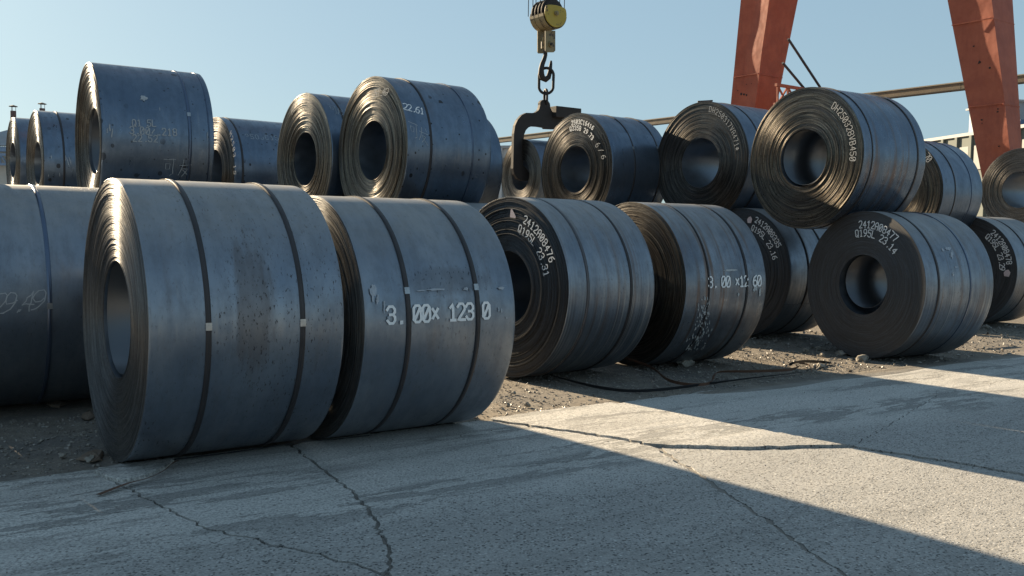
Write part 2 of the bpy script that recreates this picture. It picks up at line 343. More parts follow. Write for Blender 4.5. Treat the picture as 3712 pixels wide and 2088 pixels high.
# ------------------------------------------------------------------ the coils
COILS = {}
class Coil: pass
def make_coil(key, x, y, yaw, R, W, z, label, bmat, fmat, seg=128, rings=130, amp=.0020, big=.0016, dish=0.0, ri=.381, cone=0.0, group=None, seed=None, lapang=None):
    rnd = np.random.RandomState(sum(map(ord, key)) if seed is None else seed)
    c = Coil(); c.x, c.y, c.yaw, c.R, c.W, c.z, c.ri, c.dish = x, y, yaw, R, W, z, ri, dish
    c.ax = np.array([math.sin(yaw), math.cos(yaw), 0]); c.u = np.array([math.cos(yaw), -math.sin(yaw), 0]); c.c0 = np.array([x, y, z])
    root = empty('steel_coil', (x, y, z - R), -yaw); tag(root, label, 'steel coil', group)
    c.root = root; zc = R
    th0 = rnd.uniform(0, 6.28) if lapang is None else lapang
    th = np.linspace(0, 2 * math.pi, seg + 1) + th0                     # seam vertex doubled: the lap of the strip end
    lap = .0035 * (np.arange(seg + 1) / seg)
    wob = .0025 * np.sin(2 * th + rnd.uniform(0, 6)) + .0015 * np.sin(3 * th + rnd.uniform(0, 6))
    Rth = R - .0035 + lap + wob - .0062
    c.Rmax = R
    V = []; F = []; mi = []; sm = []; uv = []
    def loop(r, yy, u, v):
        b = len(V); xs = r * np.cos(th); zs = r * np.sin(th) + zc; yy = np.broadcast_to(yy, th.shape)
        for i in range(seg + 1): V.append((xs[i], yy[i], zs[i])); 
        uv.extend(np.stack([np.broadcast_to(u, th.shape), np.broadcast_to(v, th.shape)], 1).tolist()); return b
    def strip(a, b, m, s, flip=False):
        for i in range(seg):
            f = (a + i, a + i + 1, b + i + 1, b + i)
            F.append(f[::-1] if flip else f); mi.append(m); sm.append(s)
    arc = (th - th0) * R
    # barrel (a few strips along, edges eased, slight crown)
    ys = [0.0, .0012, .02, W * .25, W * .5, W * .75, W - .02, W - .0012, W]
    cr = [-.0014, 0, .0005, .001, .0018, .001, .0005, 0, -.0014]
    edgew = .0012 * np.sin(5 * th + 1.0) + .001 * np.sin(9 * th)
    rows = [loop(Rth + q, yy + (edgew if i < 3 else 0), yy, arc) for i, (yy, q) in enumerate(zip(ys, cr))]
    for a, b in zip(rows[:-1], rows[1:]): strip(a, b, 0, True)
    # near face : stepped wraps
    n = rings; rad = np.linspace(ri, 1.0, n + 1)
    rr = ri + (np.arange(n + 1) / n) * 1.0
    base = np.zeros(n)
    ph = rnd.uniform(0, 6, 4)
    tt = np.arange(n) / n
    base += big * (.5 * np.sin(tt * 9 + ph[0]) + .35 * np.sin(tt * 23 + ph[1]) + .3 * np.sin(tt * 51 + ph[2]))
    base += rnd.normal(0, amp, n)
    k = rnd.rand(n) < .05; base[k] -= rnd.uniform(.002, .007, k.sum()) * (amp / .0016)
    phi = rnd.uniform(0, 6.28, n); am = rnd.uniform(0, amp * .9, n)
    phi = np.convolve(np.tile(phi, 3), np.ones(5) / 5, 'same')[n:2 * n]
    prev = None
    for i in range(n):
        f0, f1 = i / n, (i + 1) / n
        off = base[i] + am[i] * np.sin(th - th0 + phi[i]) + dish * (1 - f0) ** 1.5 + cone * (1 - f0)
        if i == n - 1: off = edgew + 0.0005
        r0 = ri + (Rth - ri) * f0; r1 = ri + (Rth - ri) * f1 + (-.0014 if i == n - 1 else 0)
        a = loop(r0, off, ri + (R - ri) * f0, arc); b = loop(r1, off, ri + (R - ri) * f1, arc)
        if prev is not None: strip(prev, a, 1, False, flip=False)
        else: inner_off = off; a0 = a
        strip(a, b, 1, False, flip=False); prev = b
    # far face
    m = 14; prev = None
    for i in range(m):
        f0, f1 = i / m, (i + 1) / m; off = W - rnd.uniform(0, .004) + (0 if i < m - 1 else 0)
        a = loop(ri + (Rth - .0014 - ri) * f0, off, ri + (R - ri) * f0, arc); b = loop(ri + (Rth - .0014 - ri) * f1, off, ri + (R - ri) * f1, arc)
        if prev is not None: strip(prev, a, 1, False, flip=True)
        strip(a, b, 1, False, flip=True); prev = b
    # bore
    bi = [loop(ri + 0 * th, inner_off, 0.0, arc), loop(ri + 0 * th, .3, .3, arc), loop(ri + 0 * th, W - .3, W - .3, arc), loop(ri + 0 * th, W, W, arc)]
    for a, b in zip(bi[:-1], bi[1:]): strip(a, b, 2, True, flip=True)
    V = np.array(V); F = np.array(F)
    ob = mesh_obj('wound_strip', V, F, [bmat, fmat, BORE], root, np.array(sm), mi, uv)
    c.th0 = th0
    COILS[key] = c
    return c
def on_body(c, dx, dy):
    """picture position on the coil's barrel -> (axial metres, angle)"""
    q = ray(dx * KD, dy * KD); d = CAMP - c.c0
    qa = q - q.dot(c.ax) * c.ax; da = d - d.dot(c.ax) * c.ax
    A_, B_, C_ = qa.dot(qa), 2 * qa.dot(da), da.dot(da) - c.R ** 2
    t = (-B_ - math.sqrt(max(0, B_ * B_ - 4 * A_ * C_))) / (2 * A_); P = d + q * t
    return P.dot(c.ax), math.atan2(P[2], P.dot(c.u))
def on_face(c, dx, dy):
    P = on_plane(dx * KD, dy * KD, c.c0, c.ax) - c.c0
    return math.hypot(P[2], P.dot(c.u)), math.atan2(P[2], P.dot(c.u))
def face_text(c, text, p0, p1, h, mat, **kw):
    """centre line of the text runs from p0 to p1 (picture positions)"""
    r0, a0 = on_face(c, *p0); r1, a1 = on_face(c, *p1); r = (r0 + r1) / 2
    L = abs(a0 - a1) * r; unit = h / 6 * 4 * .9
    n = sum((1 if ch != '.' else .75 / .9) for ch in text)
    adv = L / (unit * (n - .35)); 
    def place(x, y):
        rr = r - h / 2 + y + (r1 - r0) * (x / L - .5); a = a0 - x / r
        return (rr * math.cos(a), -.012 - c.__dict__.get('tlift', 0), rr * math.sin(a) + c.R)
    o = strokes_mesh('painted_lettering', text, place, h, mat, c.root, adv=adv, **kw)
    return o
def body_text(c, text, p0, p1, h, mat, **kw):
    s0, a0 = on_body(c, *p0); s1, a1 = on_body(c, *p1)
    L = abs(s1 - s0); unit = h / 6 * 4 * .9; n = sum((1 if ch != '.' else .75 / .9) for ch in text)
    adv = L / (unit * (n - .35))
    def place(x, y):
        a = a0 + (a1 - a0) * x / L + (y - h / 2) / c.R
        return ((c.R - .0002) * math.cos(a), s0 + x, (c.R - .0002) * math.sin(a) + c.R)
    return strokes_mesh('painted_lettering', text, place, h, mat, c.root, adv=adv, **kw)
def strap(c, dx=None, dy=None, s=None, wd=.033, mat=None, seal=None, skew=0.0, cover=None):
    """one steel band round the barrel; seal = picture position of its clip"""
    if s is None: s = on_body(c, dx, dy)[0]
    n = 96; V = []; F = []; rnd = random.Random(int(s * 1000))
    a0, a1 = (0, 2 * math.pi) if cover is None else cover
    for i in range(n + 1):
        a = a0 + (a1 - a0) * i / n; yo = s + skew * math.sin(a) + .002 * math.sin(3 * a + s * 9)
        for r, dy_ in ((c.R - .012, -wd / 2), (c.R + .0002, -wd / 2), (c.R + .0002, wd / 2), (c.R - .012, wd / 2)):
            V.append((r * math.cos(a), yo + dy_, r * math.sin(a) + c.R))
    for i in range(n):
        for k in range(3): F.append((i * 4 + k, i * 4 + k + 1, i * 4 + 5 + k, i * 4 + 4 + k))
    o = mesh_obj('binding_strap', V, F, mat or STRAP, c.root, smooth=[k == 1 for i in range(n) for k in range(3)])
    if seal:
        sa, ang = on_body(c, *seal); V = []; F = []; ln = .046
        mb = MB()
        for q in range(7):
            a = ang + (q - 3) / 6 * ln / c.R
            ww = wd / 2 + .002 + (.003 if q % 2 else 0)
            yo = s + skew * math.sin(a) + .002 * math.sin(3 * a + s * 9)
            for r, d in ((c.R - .006, -ww), (c.R + .0034, -ww * .94), (c.R + .0034, ww * .94), (c.R - .006, ww)):
                V.append((r * math.cos(a), yo + d, r * math.sin(a) + c.R))
        for i in range(6):
            for k in range(3): F.append((i * 4 + k, i * 4 + k + 1, i * 4 + 5 + k, i * 4 + 4 + k))
        F += [(0, 3, 2, 1), (24, 25, 26, 27)]
        mesh_obj('strap_seal', V, F, SEAL, o)
    return o
def face_tag(c, dx, dy, sz=.05, pts=None):
    r, a = on_face(c, dx, dy); cx, cz = r * math.cos(a), r * math.sin(a) + c.R
    pts = pts or [(-.8, -.9), (.5, -1), (.9, .2), (.3, 1), (-.5, .8), (-1, .1)]
    mb = MB(); mb.prism([(cx + p * sz, -.016, cz + q * sz) for p, q in pts], (0, 1, 0), .003)
    return mb.build('paper_tag', TAGP, c.root)
def inner_wrap(c, rw, ang, y0=.02, mat=None, span=2 * math.pi, start=0.0):
    """a slack innermost turn hanging inside the bore"""
    n = 72; V = []; F = []; d = c.ri - rw - .004; ox, oz = d * math.cos(ang), d * math.sin(ang)
    for i in range(n + 1):
        a = start + span * i / n
        for r, yy in ((rw, y0), (rw, c.W - .05), (rw - .003, c.W - .05), (rw - .003, y0)):
            V.append((ox + r * math.cos(a), yy, oz + r * math.sin(a) + c.R))
    for i in range(n):
        for k in range(4): F.append((i * 4 + k, i * 4 + (k + 1) % 4, i * 4 + 4 + (k + 1) % 4, i * 4 + 4 + k))
    return mesh_obj('loose_inner_wrap', V, F, mat or BORE2, c.root, smooth=[k in (0, 2) for i in range(n) for k in range(4)])

FIT = {
 'A': (-5.7416, 6.7726, 0.9519, 0.9381, 1.2400, 0.9379),
 'B': (-2.6067, 6.0173, 0.9508, 0.9292, 1.2127, 0.9296),
 'C': (-1.4809, 6.7856, 0.9475, 0.8969, 1.2190, 0.8945),
 'D': (-0.0546, 9.6568, 0.8748, 0.9479, 1.2390, 0.9540),
 'E': (1.3495, 10.7043, 0.9917, 0.9500, 1.2449, 0.9503),
 'F': (3.4119, 13.9683, 0.9597, 0.9709, 1.2400, 0.9719),
 'G': (4.4389, 11.7315, 1.0858, 0.9412, 1.2356, 0.9335),
 'H': (7.9700, 16.4200, 0.9594, 0.9650, 1.2400, 0.9650),
 'I1': (-10.9588, 20.4024, 0.9266, 0.9323, 1.2400, 2.8952),
 'I2': (-8.6577, 16.8594, 0.9468, 0.9531, 1.2400, 2.6150),
 'J': (-4.9625, 10.8655, 0.9865, 0.9027, 1.2053, 2.5074),
 'K': (-5.2094, 16.2315, 0.9145, 0.9452, 1.2400, 2.4826),
 'L1': (-3.0483, 13.4809, 0.9230, 0.9436, 1.2400, 2.5264),
 'L2': (-1.8427, 11.9959, 0.9365, 0.9476, 1.2270, 2.5435),
 'M0': (0.1683, 23.0425, 0.9772, 0.8820, 1.2400, 2.9074),
 'M1': (1.0070, 15.3602, 0.9550, 0.9298, 1.2400, 2.5622),
 'M2': (2.8964, 14.5355, 0.9277, 0.9518, 1.2400, 2.6406),
 'M3': (3.8459, 12.4116, 0.9991, 0.9420, 1.2763, 2.5679),
 'M4': (6.5784, 16.2118, 0.9526, 0.9439, 1.2425, 2.3119),
 'M5': (10.6567, 19.6371, 1.0358, 0.8840, 1.2400, 2.5662),
}
def upper(seed, **k):
    d = dict(base=(.11, .15, .21), lite=(.165, .21, .275), rust=.22, spots=.9, dust=.10, rough=.33, metal=.78); d.update(k)
    return body_mat('upper_coil_scale', seed, **d)
def lower(seed, **k):
    d = dict(base=(.165, .20, .25), lite=(.26, .29, .33), rust=.30, spots=0, dust=.7, rough=.36, metal=.82, specks=.5); d.update(k)
    return body_mat('lower_coil_scale', seed, **d)
FG = face_mat('coil_edge_gold', 1, gold=.9)
FG2 = face_mat('coil_edge_gold_fine', 7, gold=1.0, rough=.30, aniso=.88, lite=(.42, .365, .28))
FD = face_mat('coil_edge_shaded', 3, gold=.25, dark=(.075, .085, .10), lite=(.16, .17, .185), rough=.52, metal=.4, aniso=.5, cool=(.5, .8, 1.2), groove=.7)  # darker, bluer copy for the shaded ends, their shade put into the colour
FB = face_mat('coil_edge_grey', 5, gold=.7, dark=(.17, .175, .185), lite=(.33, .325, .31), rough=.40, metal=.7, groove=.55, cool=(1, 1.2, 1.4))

def mk(key, label, bm, fm, group, **kw):
    x, y, yaw, R, W, z = FIT[key]
    if 'ds' in kw: d = kw.pop('ds'); x += math.sin(yaw) * d; y += math.cos(yaw) * d
    return make_coil(key, x, y, yaw, R, kw.pop('W', W), kw.pop('z', z), label, bm, fm, group=group, **kw)
GL = 'steel coils standing on the ground'; GU = 'steel coils stacked in the upper row'

A = mk('A', 'grey steel coil with handwritten 29.49 at the left edge, cut off by the frame', lower(1, dust=.7, spots=0), FB, GL, ds=1.52, z=.938)
A0 = make_coil('A0', *(AX * -.74 + UX * -8.84)[:2], YAW, .94, 1.24, .94, 'grey steel coil just outside the left edge that shades the slabs', lower(31), FD, group=GL, seg=80, rings=24)
B = mk('B', 'largest nearest grey steel coil with two dark straps and a brown water stain', lower(2, specks=1.0, stain=(.60, -9, .1, .1, .7, (.06, .05, .045))), FB, GL, seg=200, rings=170, amp=.0012, big=.0025, dish=.03, lapang=-2.2)
C = mk('C', 'grey steel coil painted 3.00 x 1230 beside the nearest coil', lower(3, smears=.8), FB, GL, seg=180, rings=120, lapang=-2.0)
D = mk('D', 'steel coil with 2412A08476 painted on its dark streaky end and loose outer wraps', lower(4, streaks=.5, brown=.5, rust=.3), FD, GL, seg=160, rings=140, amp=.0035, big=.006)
E = mk('E', 'bluish steel coil painted 3.00 x 1260 with a brown rust band', lower(5, brown=.9, metal=.75, rough=.32, dust=.5, smears=.9, base=(.12, .14, .175)), FG, GL, seg=140, rings=110)
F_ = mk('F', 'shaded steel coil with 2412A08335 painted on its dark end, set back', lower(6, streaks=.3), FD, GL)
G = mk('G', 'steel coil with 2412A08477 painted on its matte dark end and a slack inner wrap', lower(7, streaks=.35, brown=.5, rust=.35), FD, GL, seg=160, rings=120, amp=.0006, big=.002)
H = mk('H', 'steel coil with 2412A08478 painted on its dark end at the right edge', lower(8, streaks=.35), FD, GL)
I1 = mk('I1', 'narrow-looking steel coil at the far left of the upper row, leftmost of all', upper(11, spots=0), FG, GU, seg=96, rings=90)
I2 = mk('I2', 'spotted steel coil second from the left in the upper row', upper(12), FG, GU, seg=96, rings=100, dish=.05)
J = mk('J', 'tall upper steel coil chalked Q195 and 22.52 near the left', upper(13, spots=.7, rust=.05), FG, GU, seg=170, rings=110, cone=.07, amp=.002)
K = mk('K', 'spotted steel coil seen between the chalked 22.52 coil and the golden-ended pair', upper(14, spots=1.0), FG, GU, seg=110)
L1 = mk('L1', 'steel coil with a golden ridged end just left of the one chalked 22.61', upper(15, spots=.3), FG2, GU, seg=128, rings=110, dish=.03, amp=.0022, big=.0025)
L2 = mk('L2', 'heavily spotted steel coil chalked 22.61 with a golden ridged end', upper(16, spots=1.0), FG2, GU, seg=150, rings=140, dish=.03, amp=.0022, big=.0025)
M1 = mk('M1', 'steel coil with 2503C16416 Q235B painted on its end, beside the C hook', upper(17, spots=.15), face_mat('coil_edge_iridescent', 9, gold=.8, rough=.3), GU, seg=140, rings=120, amp=.0022, big=.0025)
M2 = mk('M2', 'steel coil lettered DH250317VA471 on its end, before the left crane leg', upper(18, spots=.1), FG, GU, seg=150, rings=130)
M3 = mk('M3', 'big upper steel coil lettered DH250328VB450 with a golden glinting end', upper(19, spots=0, brown=.7, rough=.28), FG2, GU, seg=180, rings=160)
M4 = mk('M4', 'steel coil ending in 70 behind the DH250328VB450 coil', upper(20, spots=.25), FG2, GU, seg=110, rings=120)
M5 = mk('M5', 'steel coil with an open bore at the far right of the upper row', upper(21), face_mat('coil_edge_bright', 4, gold=.5, rough=.3), GU, seg=110, rings=120)
M0 = mk('M0', 'steel coil hanging in the C hook with a dark round bore', upper(22, spots=0), FG, GU, seg=110, rings=120)
# the coil behind L2, farther along the same line
def place_st(key, s, t, z, R, W, label, bm, fm, group, yaw=YAW, **kw):
    p = AX * s + UX * t; return make_coil(key, p[0], p[1], yaw, R, W, z, label, bm, fm, group=group, **kw)
L3 = place_st('L3', 6.9, -12.86, 2.50, .93, 1.24, 'plain blue steel coil close behind the one chalked 22.61', upper(23, spots=0), FG, GU, seg=96, rings=40)
# second line of ground coils that carries the upper row (mostly hidden by the front line)
BMH = lower(30); hid = [(-.95, -10.75), (-.1, -12.75), (2.2, -12.72), (1.75, -10.80), (2.4, -17.8), (2.5, -19.8), (2.6, -22.0), (2.6, -23.9),
       (5.72, -9.93), (5.3, -11.85), (5.2, -13.78), (5.0, -15.3), (5.0, -17.2), (9.75, -11.1), (9.7, -13.0), (14.6, -10.9), (19.9, -11.0), (19.9, -8.9)]
SUP = 'hidden ground coils carrying the upper row'
place_st('U0', -.5, -9.79, 2.57, .945, 1.24, 'unseen steel coil added beyond the left edge to block sunlight', BMH, FD, GU, seg=80, rings=24)  # unseen coil added to cut short the strip of sun at left
for i, (s_, t_) in enumerate(hid):
    place_st('S%d' % i, s_, t_, .945, .945, 1.24, 'grey steel coil in the back line under the upper row, mostly hidden', BMH, FD, SUP, seg=80, rings=24)

def restain(c, mat): c.root.children[0].data.materials[0] = mat
def stain_at(c, dx, dy, wu, wv, amt, colr):
    s_, a_ = on_body(c, dx, dy); a_ = (a_ - c.th0) % (2 * math.pi); return (s_, a_ * c.R, wu, wv, amt, colr)
restain(B, lower(2, specks=1.0, stain=stain_at(B, 640, 770, .14, .50, .5, (.11, .09, .08))))
restain(C, lower(3, smears=.7, stain=stain_at(C, 1120, 705, .40, .12, .4, (.10, .10, .11))))
# straps
strap(B, 523, 760, seal=(525, 822)); strap(B, 760, 760, seal=(762, 812))
strap(C, 1016, 680, seal=(1018, 731)); strap(C, 1190, 680, seal=(1193, 722))
strap(A, 125, 720, seal=(128, 770), mat=STRAP_BLUE)
strap(D, 1578, 640); strap(D, 1455, 600, mat=simple('worn_strap_mark', (.10, .10, .11), .5, .6))
strap(E, 1775, 640, wd=.02); strap(E, 1870, 640, wd=.03)
strap(G, 2360, 680); strap(G, 2440, 680, wd=.025, mat=STRAP_BLUE)
strap(H, s=.42); strap(F_, s=.4); strap(F_, s=.8)
strap(J, 478, 330, seal=(480, 288), mat=STRAP_BLUE); strap(J, 527, 330, wd=.012, mat=STRAP_BLUE)
strap(K, 605 * 1.0, 360); strap(I2, 150, 300)
strap(L1, 855, 275); strap(L2, 1085, 350); strap(L2, 1190, 380, wd=.02, mat=STRAP_BLUE)
strap(M1, 1590, 360, seal=(1590, 372), wd=.028); strap(M1, 1650, 360, seal=(1655, 372), wd=.028)
strap(M2, 1895, 310); strap(M3, 2195, 400, wd=.022); strap(M3, 2310, 400, wd=.034)
strap(M4, 2400, 440, wd=.03); strap(M4, 2440, 440, wd=.03, mat=STRAP_BLUE)
strap(L3, s=.5)

# lettering
body_text(C, '3. 00x 123 0', (975, 793), (1229, 781), .112, WHITE, w=.020)
body_text(E, '3. 00 x12 60', (1783, 710), (1913, 706), .115, WHITE, w=.018)
body_text(A, '29.49', (-22, 765), (92, 756), .15, CHALK, w=.008, lean=.35, wob=.25)
body_text(J, 'Q195L', (333, 309), (391, 310), .072, CHALK, w=.010, drop=.1, wob=.1)
body_text(J, '3.00x1218', (327, 327), (444, 333), .078, CHALK, w=.011, drop=.1, wob=.1)
body_text(J, '22.52', (334, 347), (396, 349), .072, CHALK, w=.011, drop=.05, wob=.1)
body_text(J, '?!', (412, 420), (478, 425), .20, CHALK, w=.007, wob=.1)
body_text(L2, '22.61', (1013, 266), (1062, 279), .095, WHITE, w=.011, lean=.3, wob=.25)
body_text(L2, '?!', (1030, 322), (1072, 345), .19, CHALK, w=.006, wob=.1)
body_text(L1, '?!', (828, 270), (862, 285), .17, CHALK, w=.006, wob=.1)
body_text(K, '23503C15', (605, 342), (700, 347), .10, CHALK, w=.008, drop=.3, wob=.3)
face_text(D, '2412A08476', (1321, 551), (1391, 657), .080, WHITE, w=.012, wob=.18)
face_text(D, 'Q195L 23.31', (1307, 574), (1377, 693), .080, WHITE, w=.012, wob=.18)
face_text(F_, '2412A08335', (1902, 552), (1961, 620), .082, WHITE, w=.012, wob=.18)
face_text(F_, 'Q195L 23.16', (1893, 572), (1951, 651), .082, WHITE, w=.012, wob=.18)
face_text(G, '2412A08477', (2163, 565), (2257, 602), .088, WHITE, w=.012, wob=.18)
face_text(G, 'Q195L 23.14', (2154, 588), (2254, 634), .088, WHITE, w=.012, wob=.18)
face_text(H, '2412A08478', (2497, 583), (2540, 664), .088, WHITE, w=.013, wob=.18)
face_text(H, 'Q195L 23.29', (2483, 593), (2522, 679), .088, WHITE, w=.013, wob=.18)
face_text(M1, '2503C16416', (1439, 310), (1494, 323), .070, WHITE, w=.013, wob=.18)
face_text(M1, 'Q235B 29.73', (1435, 325), (1493, 349), .070, WHITE, w=.013, wob=.18)
face_text(M1, '6/6', (1503, 362), (1522, 403), .10, CHALK, w=.009, wob=.2)
face_text(M2, 'DH250317VA471*', (1786, 274), (1856, 378), .080, CHALK, w=.007, wob=.15)
face_text(M3, 'DH250328VB450', (2097, 264), (2146, 404), .088, CHALK, w=.008, wob=.15)
face_text(L2, 'DH250271449', (935, 245), (975, 232), .10, CHALK, w=.007, drop=.2)
face_text(L1, 'DH25022781', (732, 290), (780, 240), .10, CHALK, w=.008, drop=.15)
face_text(K, 'DH2503215', (578, 322), (592, 440), .10, CHALK, w=.008, drop=.2)
face_text(M4, '70', (2331, 390), (2339, 402), .11, CHALK, w=.011)
face_tag(D, 1293, 538, .05, [(-.9, -.7), (.9, -.9), (.9, -.5), (-.3, 1), (-.7, .9)])
face_tag(F_, 1888, 553, .05); face_tag(H, 2535, 687, .06)
inner_wrap(G, .335, 1.2, .05); inner_wrap(B, .368, 1.9, .05); inner_wrap(J, .365, 1.6, .10)
inner_wrap(M3, .366, 1.8, .03)

def rub(c, marks, mat, name='paint_rub', seed=1):
    """thin ragged paint or chalk marks on the barrel: (dx, dy, half width px, half height px, slant)"""
    r = random.Random(seed); V = []; F = []
    for dx, dy, hw, hh, sl_ in marks:
        s0, a0 = on_body(c, dx, dy); s1 = on_body(c, dx + 4, dy)[0]; a1 = on_body(c, dx, dy - 4)[1]
        ks, ka = (s1 - s0) / 4, (a1 - a0) / 4; b = len(V); n = 14
        V.append(((c.R - .0002) * math.cos(a0), s0, (c.R - .0002) * math.sin(a0) + c.R))
        for k in range(n):
            q = 2 * math.pi * k / n; m = r.uniform(.45, 1.15); x = math.cos(q) * hw * m; y = math.sin(q) * hh * m; x += sl_ * y
            a = a0 + ka * y; V.append(((c.R - .0002) * math.cos(a), s0 + ks * x, (c.R - .0002) * math.sin(a) + c.R))
        for k in range(n): F.append((b, b + 1 + k, b + 1 + (k + 1) % n))
    o = mesh_obj(name, V, F, mat, c.root); o['kind'] = 'stuff'; return o
RUB = simple('thin_rubbed_paint', (.34, .38, .43), .7, .2, .35, 40)
rub(C, [(1095, 728, 34, 3, 0), (1060, 731, 14, 2, 0), (1172, 727, 6, 5, 0), (1262, 724, 9, 4, 0), (938, 735, 9, 22, .1), (950, 752, 5, 12, .2), (967, 768, 3, 20, .1), (978, 800, 4, 6, 0), (1255, 778, 2, 8, 0), (1262, 782, 2, 7, 0), (1275, 800, 2, 3, 0)], RUB, seed=3)
rr_ = random.Random(8)
rub(E, [(1838, 680, 20, 2.5, 0), (1900, 725, 6, 14, .2), (1912, 735, 3, 10, 0), (1858, 740, 3, 6, 0)] + [(1776 - (q * q) * 34 + rr_.gauss(0, 5 + 9 * q), 745 + q * 135, rr_.uniform(.5, 1.7), rr_.uniform(1.5, 7), -.3) for q in [rr_.random() ** .7 for _ in range(120)]], simple('pale_splash', (.40, .42, .43), .8, 0, .3, 40), seed=5)
rub(G, [(2385, 625, 8, 5, .3), (2395, 640, 4, 12, .4), (2372, 628, 4, 4, 0), (2405, 672, 4, 3, 0), (2398, 690, 3, 5, 0)], RUB, seed=6)
rub(J, [(276, 322, 3, 14, 0), (270, 330, 2, 8, 0), (282, 335, 2, 16, .1), (362, 247, 10, 8, .2), (522, 342, 1.2, 12, 0), (402, 275, 1, 6, 0)], CHALK, seed=7)
rub(I2, [(129, 395, 1.2, 6, 0), (165, 398, 1.2, 10, 0), (171, 408, 1.5, 12, -.3), (176, 403, 1.5, 12, -.3), (150, 440, 1.2, 6, 0), (122, 442, 1.2, 5, 0)], CHALK, seed=8)
# ------------------------------------------------------------------ ground
def axis_vals(lo, hi, step, far):
    c = list(np.arange(lo, hi + 1e-6, step)); a = [lo]; b = [hi]; d = step
    while a[-1] > -far: d *= 1.3; a.append(a[-1] - d)
    d = step
    while b[-1] < far: d *= 1.3; b.append(b[-1] + d)
    return np.array(a[:0:-1] + c + b[1:])
def hnoise(X, Y, seed, f):
    r = np.random.RandomState(seed); Z = np.zeros_like(X)
    for i in range(14):
        a = r.uniform(0, 6.28); k = f * r.uniform(.5, 2.2); Z += np.sin(X * math.cos(a) * k + Y * math.sin(a) * k + r.uniform(0, 6)) / 14
    return Z
# grid in (s, t)
gs = axis_vals(-2.5, 15.0, .07, 3000); gt = axis_vals(-10.0, -5.9, .05, 3000)
S_, T_ = np.meshgrid(gs, gt, indexing='ij')
Z_ = hnoise(S_, T_, 1, 3.0) * .014 + hnoise(S_, T_, 2, 11) * .006 - .012
mask = np.clip((S_ + 6) / 3, 0, 1) * np.clip((26 - S_) / 6, 0, 1) * np.clip((T_ + 26) / 6, 0, 1)
Z_ = Z_ * mask
pad = 1 / (1 + np.exp(-(T_ + 6.28) / .03)); pad2 = np.clip((S_ - 5.6) / 1.5, 0, 1)        # beyond here dirt spreads over the slabs
Z_ = Z_ * (1 - pad) + pad * (-.015)
Zcover = .007 + hnoise(S_, T_, 5, 6) * .004
edge_t = -6.05 + .25 * hnoise(S_, T_, 6, 2.0)
cover = pad2 / (1 + np.exp((T_ - edge_t) / .05)) * np.clip((22 - S_) / 3, 0, 1)
Z_ = np.where((T_ > -6.32), Z_ * (1 - cover) + Zcover * cover, Z_)
PX = AX[0] * S_ + UX[0] * T_; PY = AX[1] * S_ + UX[1] * T_
V = np.stack([PX, PY, Z_], -1).reshape(-1, 3); ni, nj = S_.shape
I, Jx = np.meshgrid(np.arange(ni - 1), np.arange(nj - 1), indexing='ij'); a = I * nj + Jx
Fq = np.stack([a, a + nj, a + nj + 1, a + 1], -1).reshape(-1, 4)
def dirt_mat():
    N = NT('yard_dirt'); c = N.coord('Object')
    r = N.vec(c, rot=(0, 0, YAW - math.pi / 2))
    big = N.noise(c, .55, 5, .6); mid = N.noise(c, 3.5, 6, .65); fine = N.noise(c, 30, 5, .7)
    col = N.mix(N.ramp(big, .35, .65), (.20, .165, .125), (.135, .125, .115))
    col = N.mix(N.ramp(mid, .4, .7, 0, .6), col, (.27, .235, .19))
    col = N.mix(N.ramp(fine, .35, .75, 0, .6), col, (.07, .062, .055))
    v = N.vor(c, 42); vc = N.sep(N.vor(c, 42, out='Color'))[0]
    peb = N.math('MULTIPLY', N.ramp(v, .42, .25), N.ramp(vc, .45, .6)); peb = N.math('MULTIPLY', peb, N.ramp(mid, .35, .6))
    col = N.mix(N.math('MULTIPLY', peb, .7), col, N.mix(vc, (.15, .14, .13), (.36, .33, .29)))
    ty = N.sep(r)[1]; onpad = N.ramp(ty, 6.22, 6.12)
    col = N.mix(N.math('MULTIPLY', onpad, .7), col, N.mix(mid, (.17, .16, .15), (.30, .285, .26)))
    h = N.math('ADD', N.math('MULTIPLY', fine, .5), N.math('MULTIPLY', peb, .8))
    nb = N.bump(h, .7, .012); nb = N.bump(mid, .5, .05, nb)
    return N.set(Base_Color=col, Roughness=.95, Normal=nb)
DIRT = dirt_mat()
g = mesh_obj('ground', V, Fq, DIRT, None, smooth=True); tag(g, kind='structure')

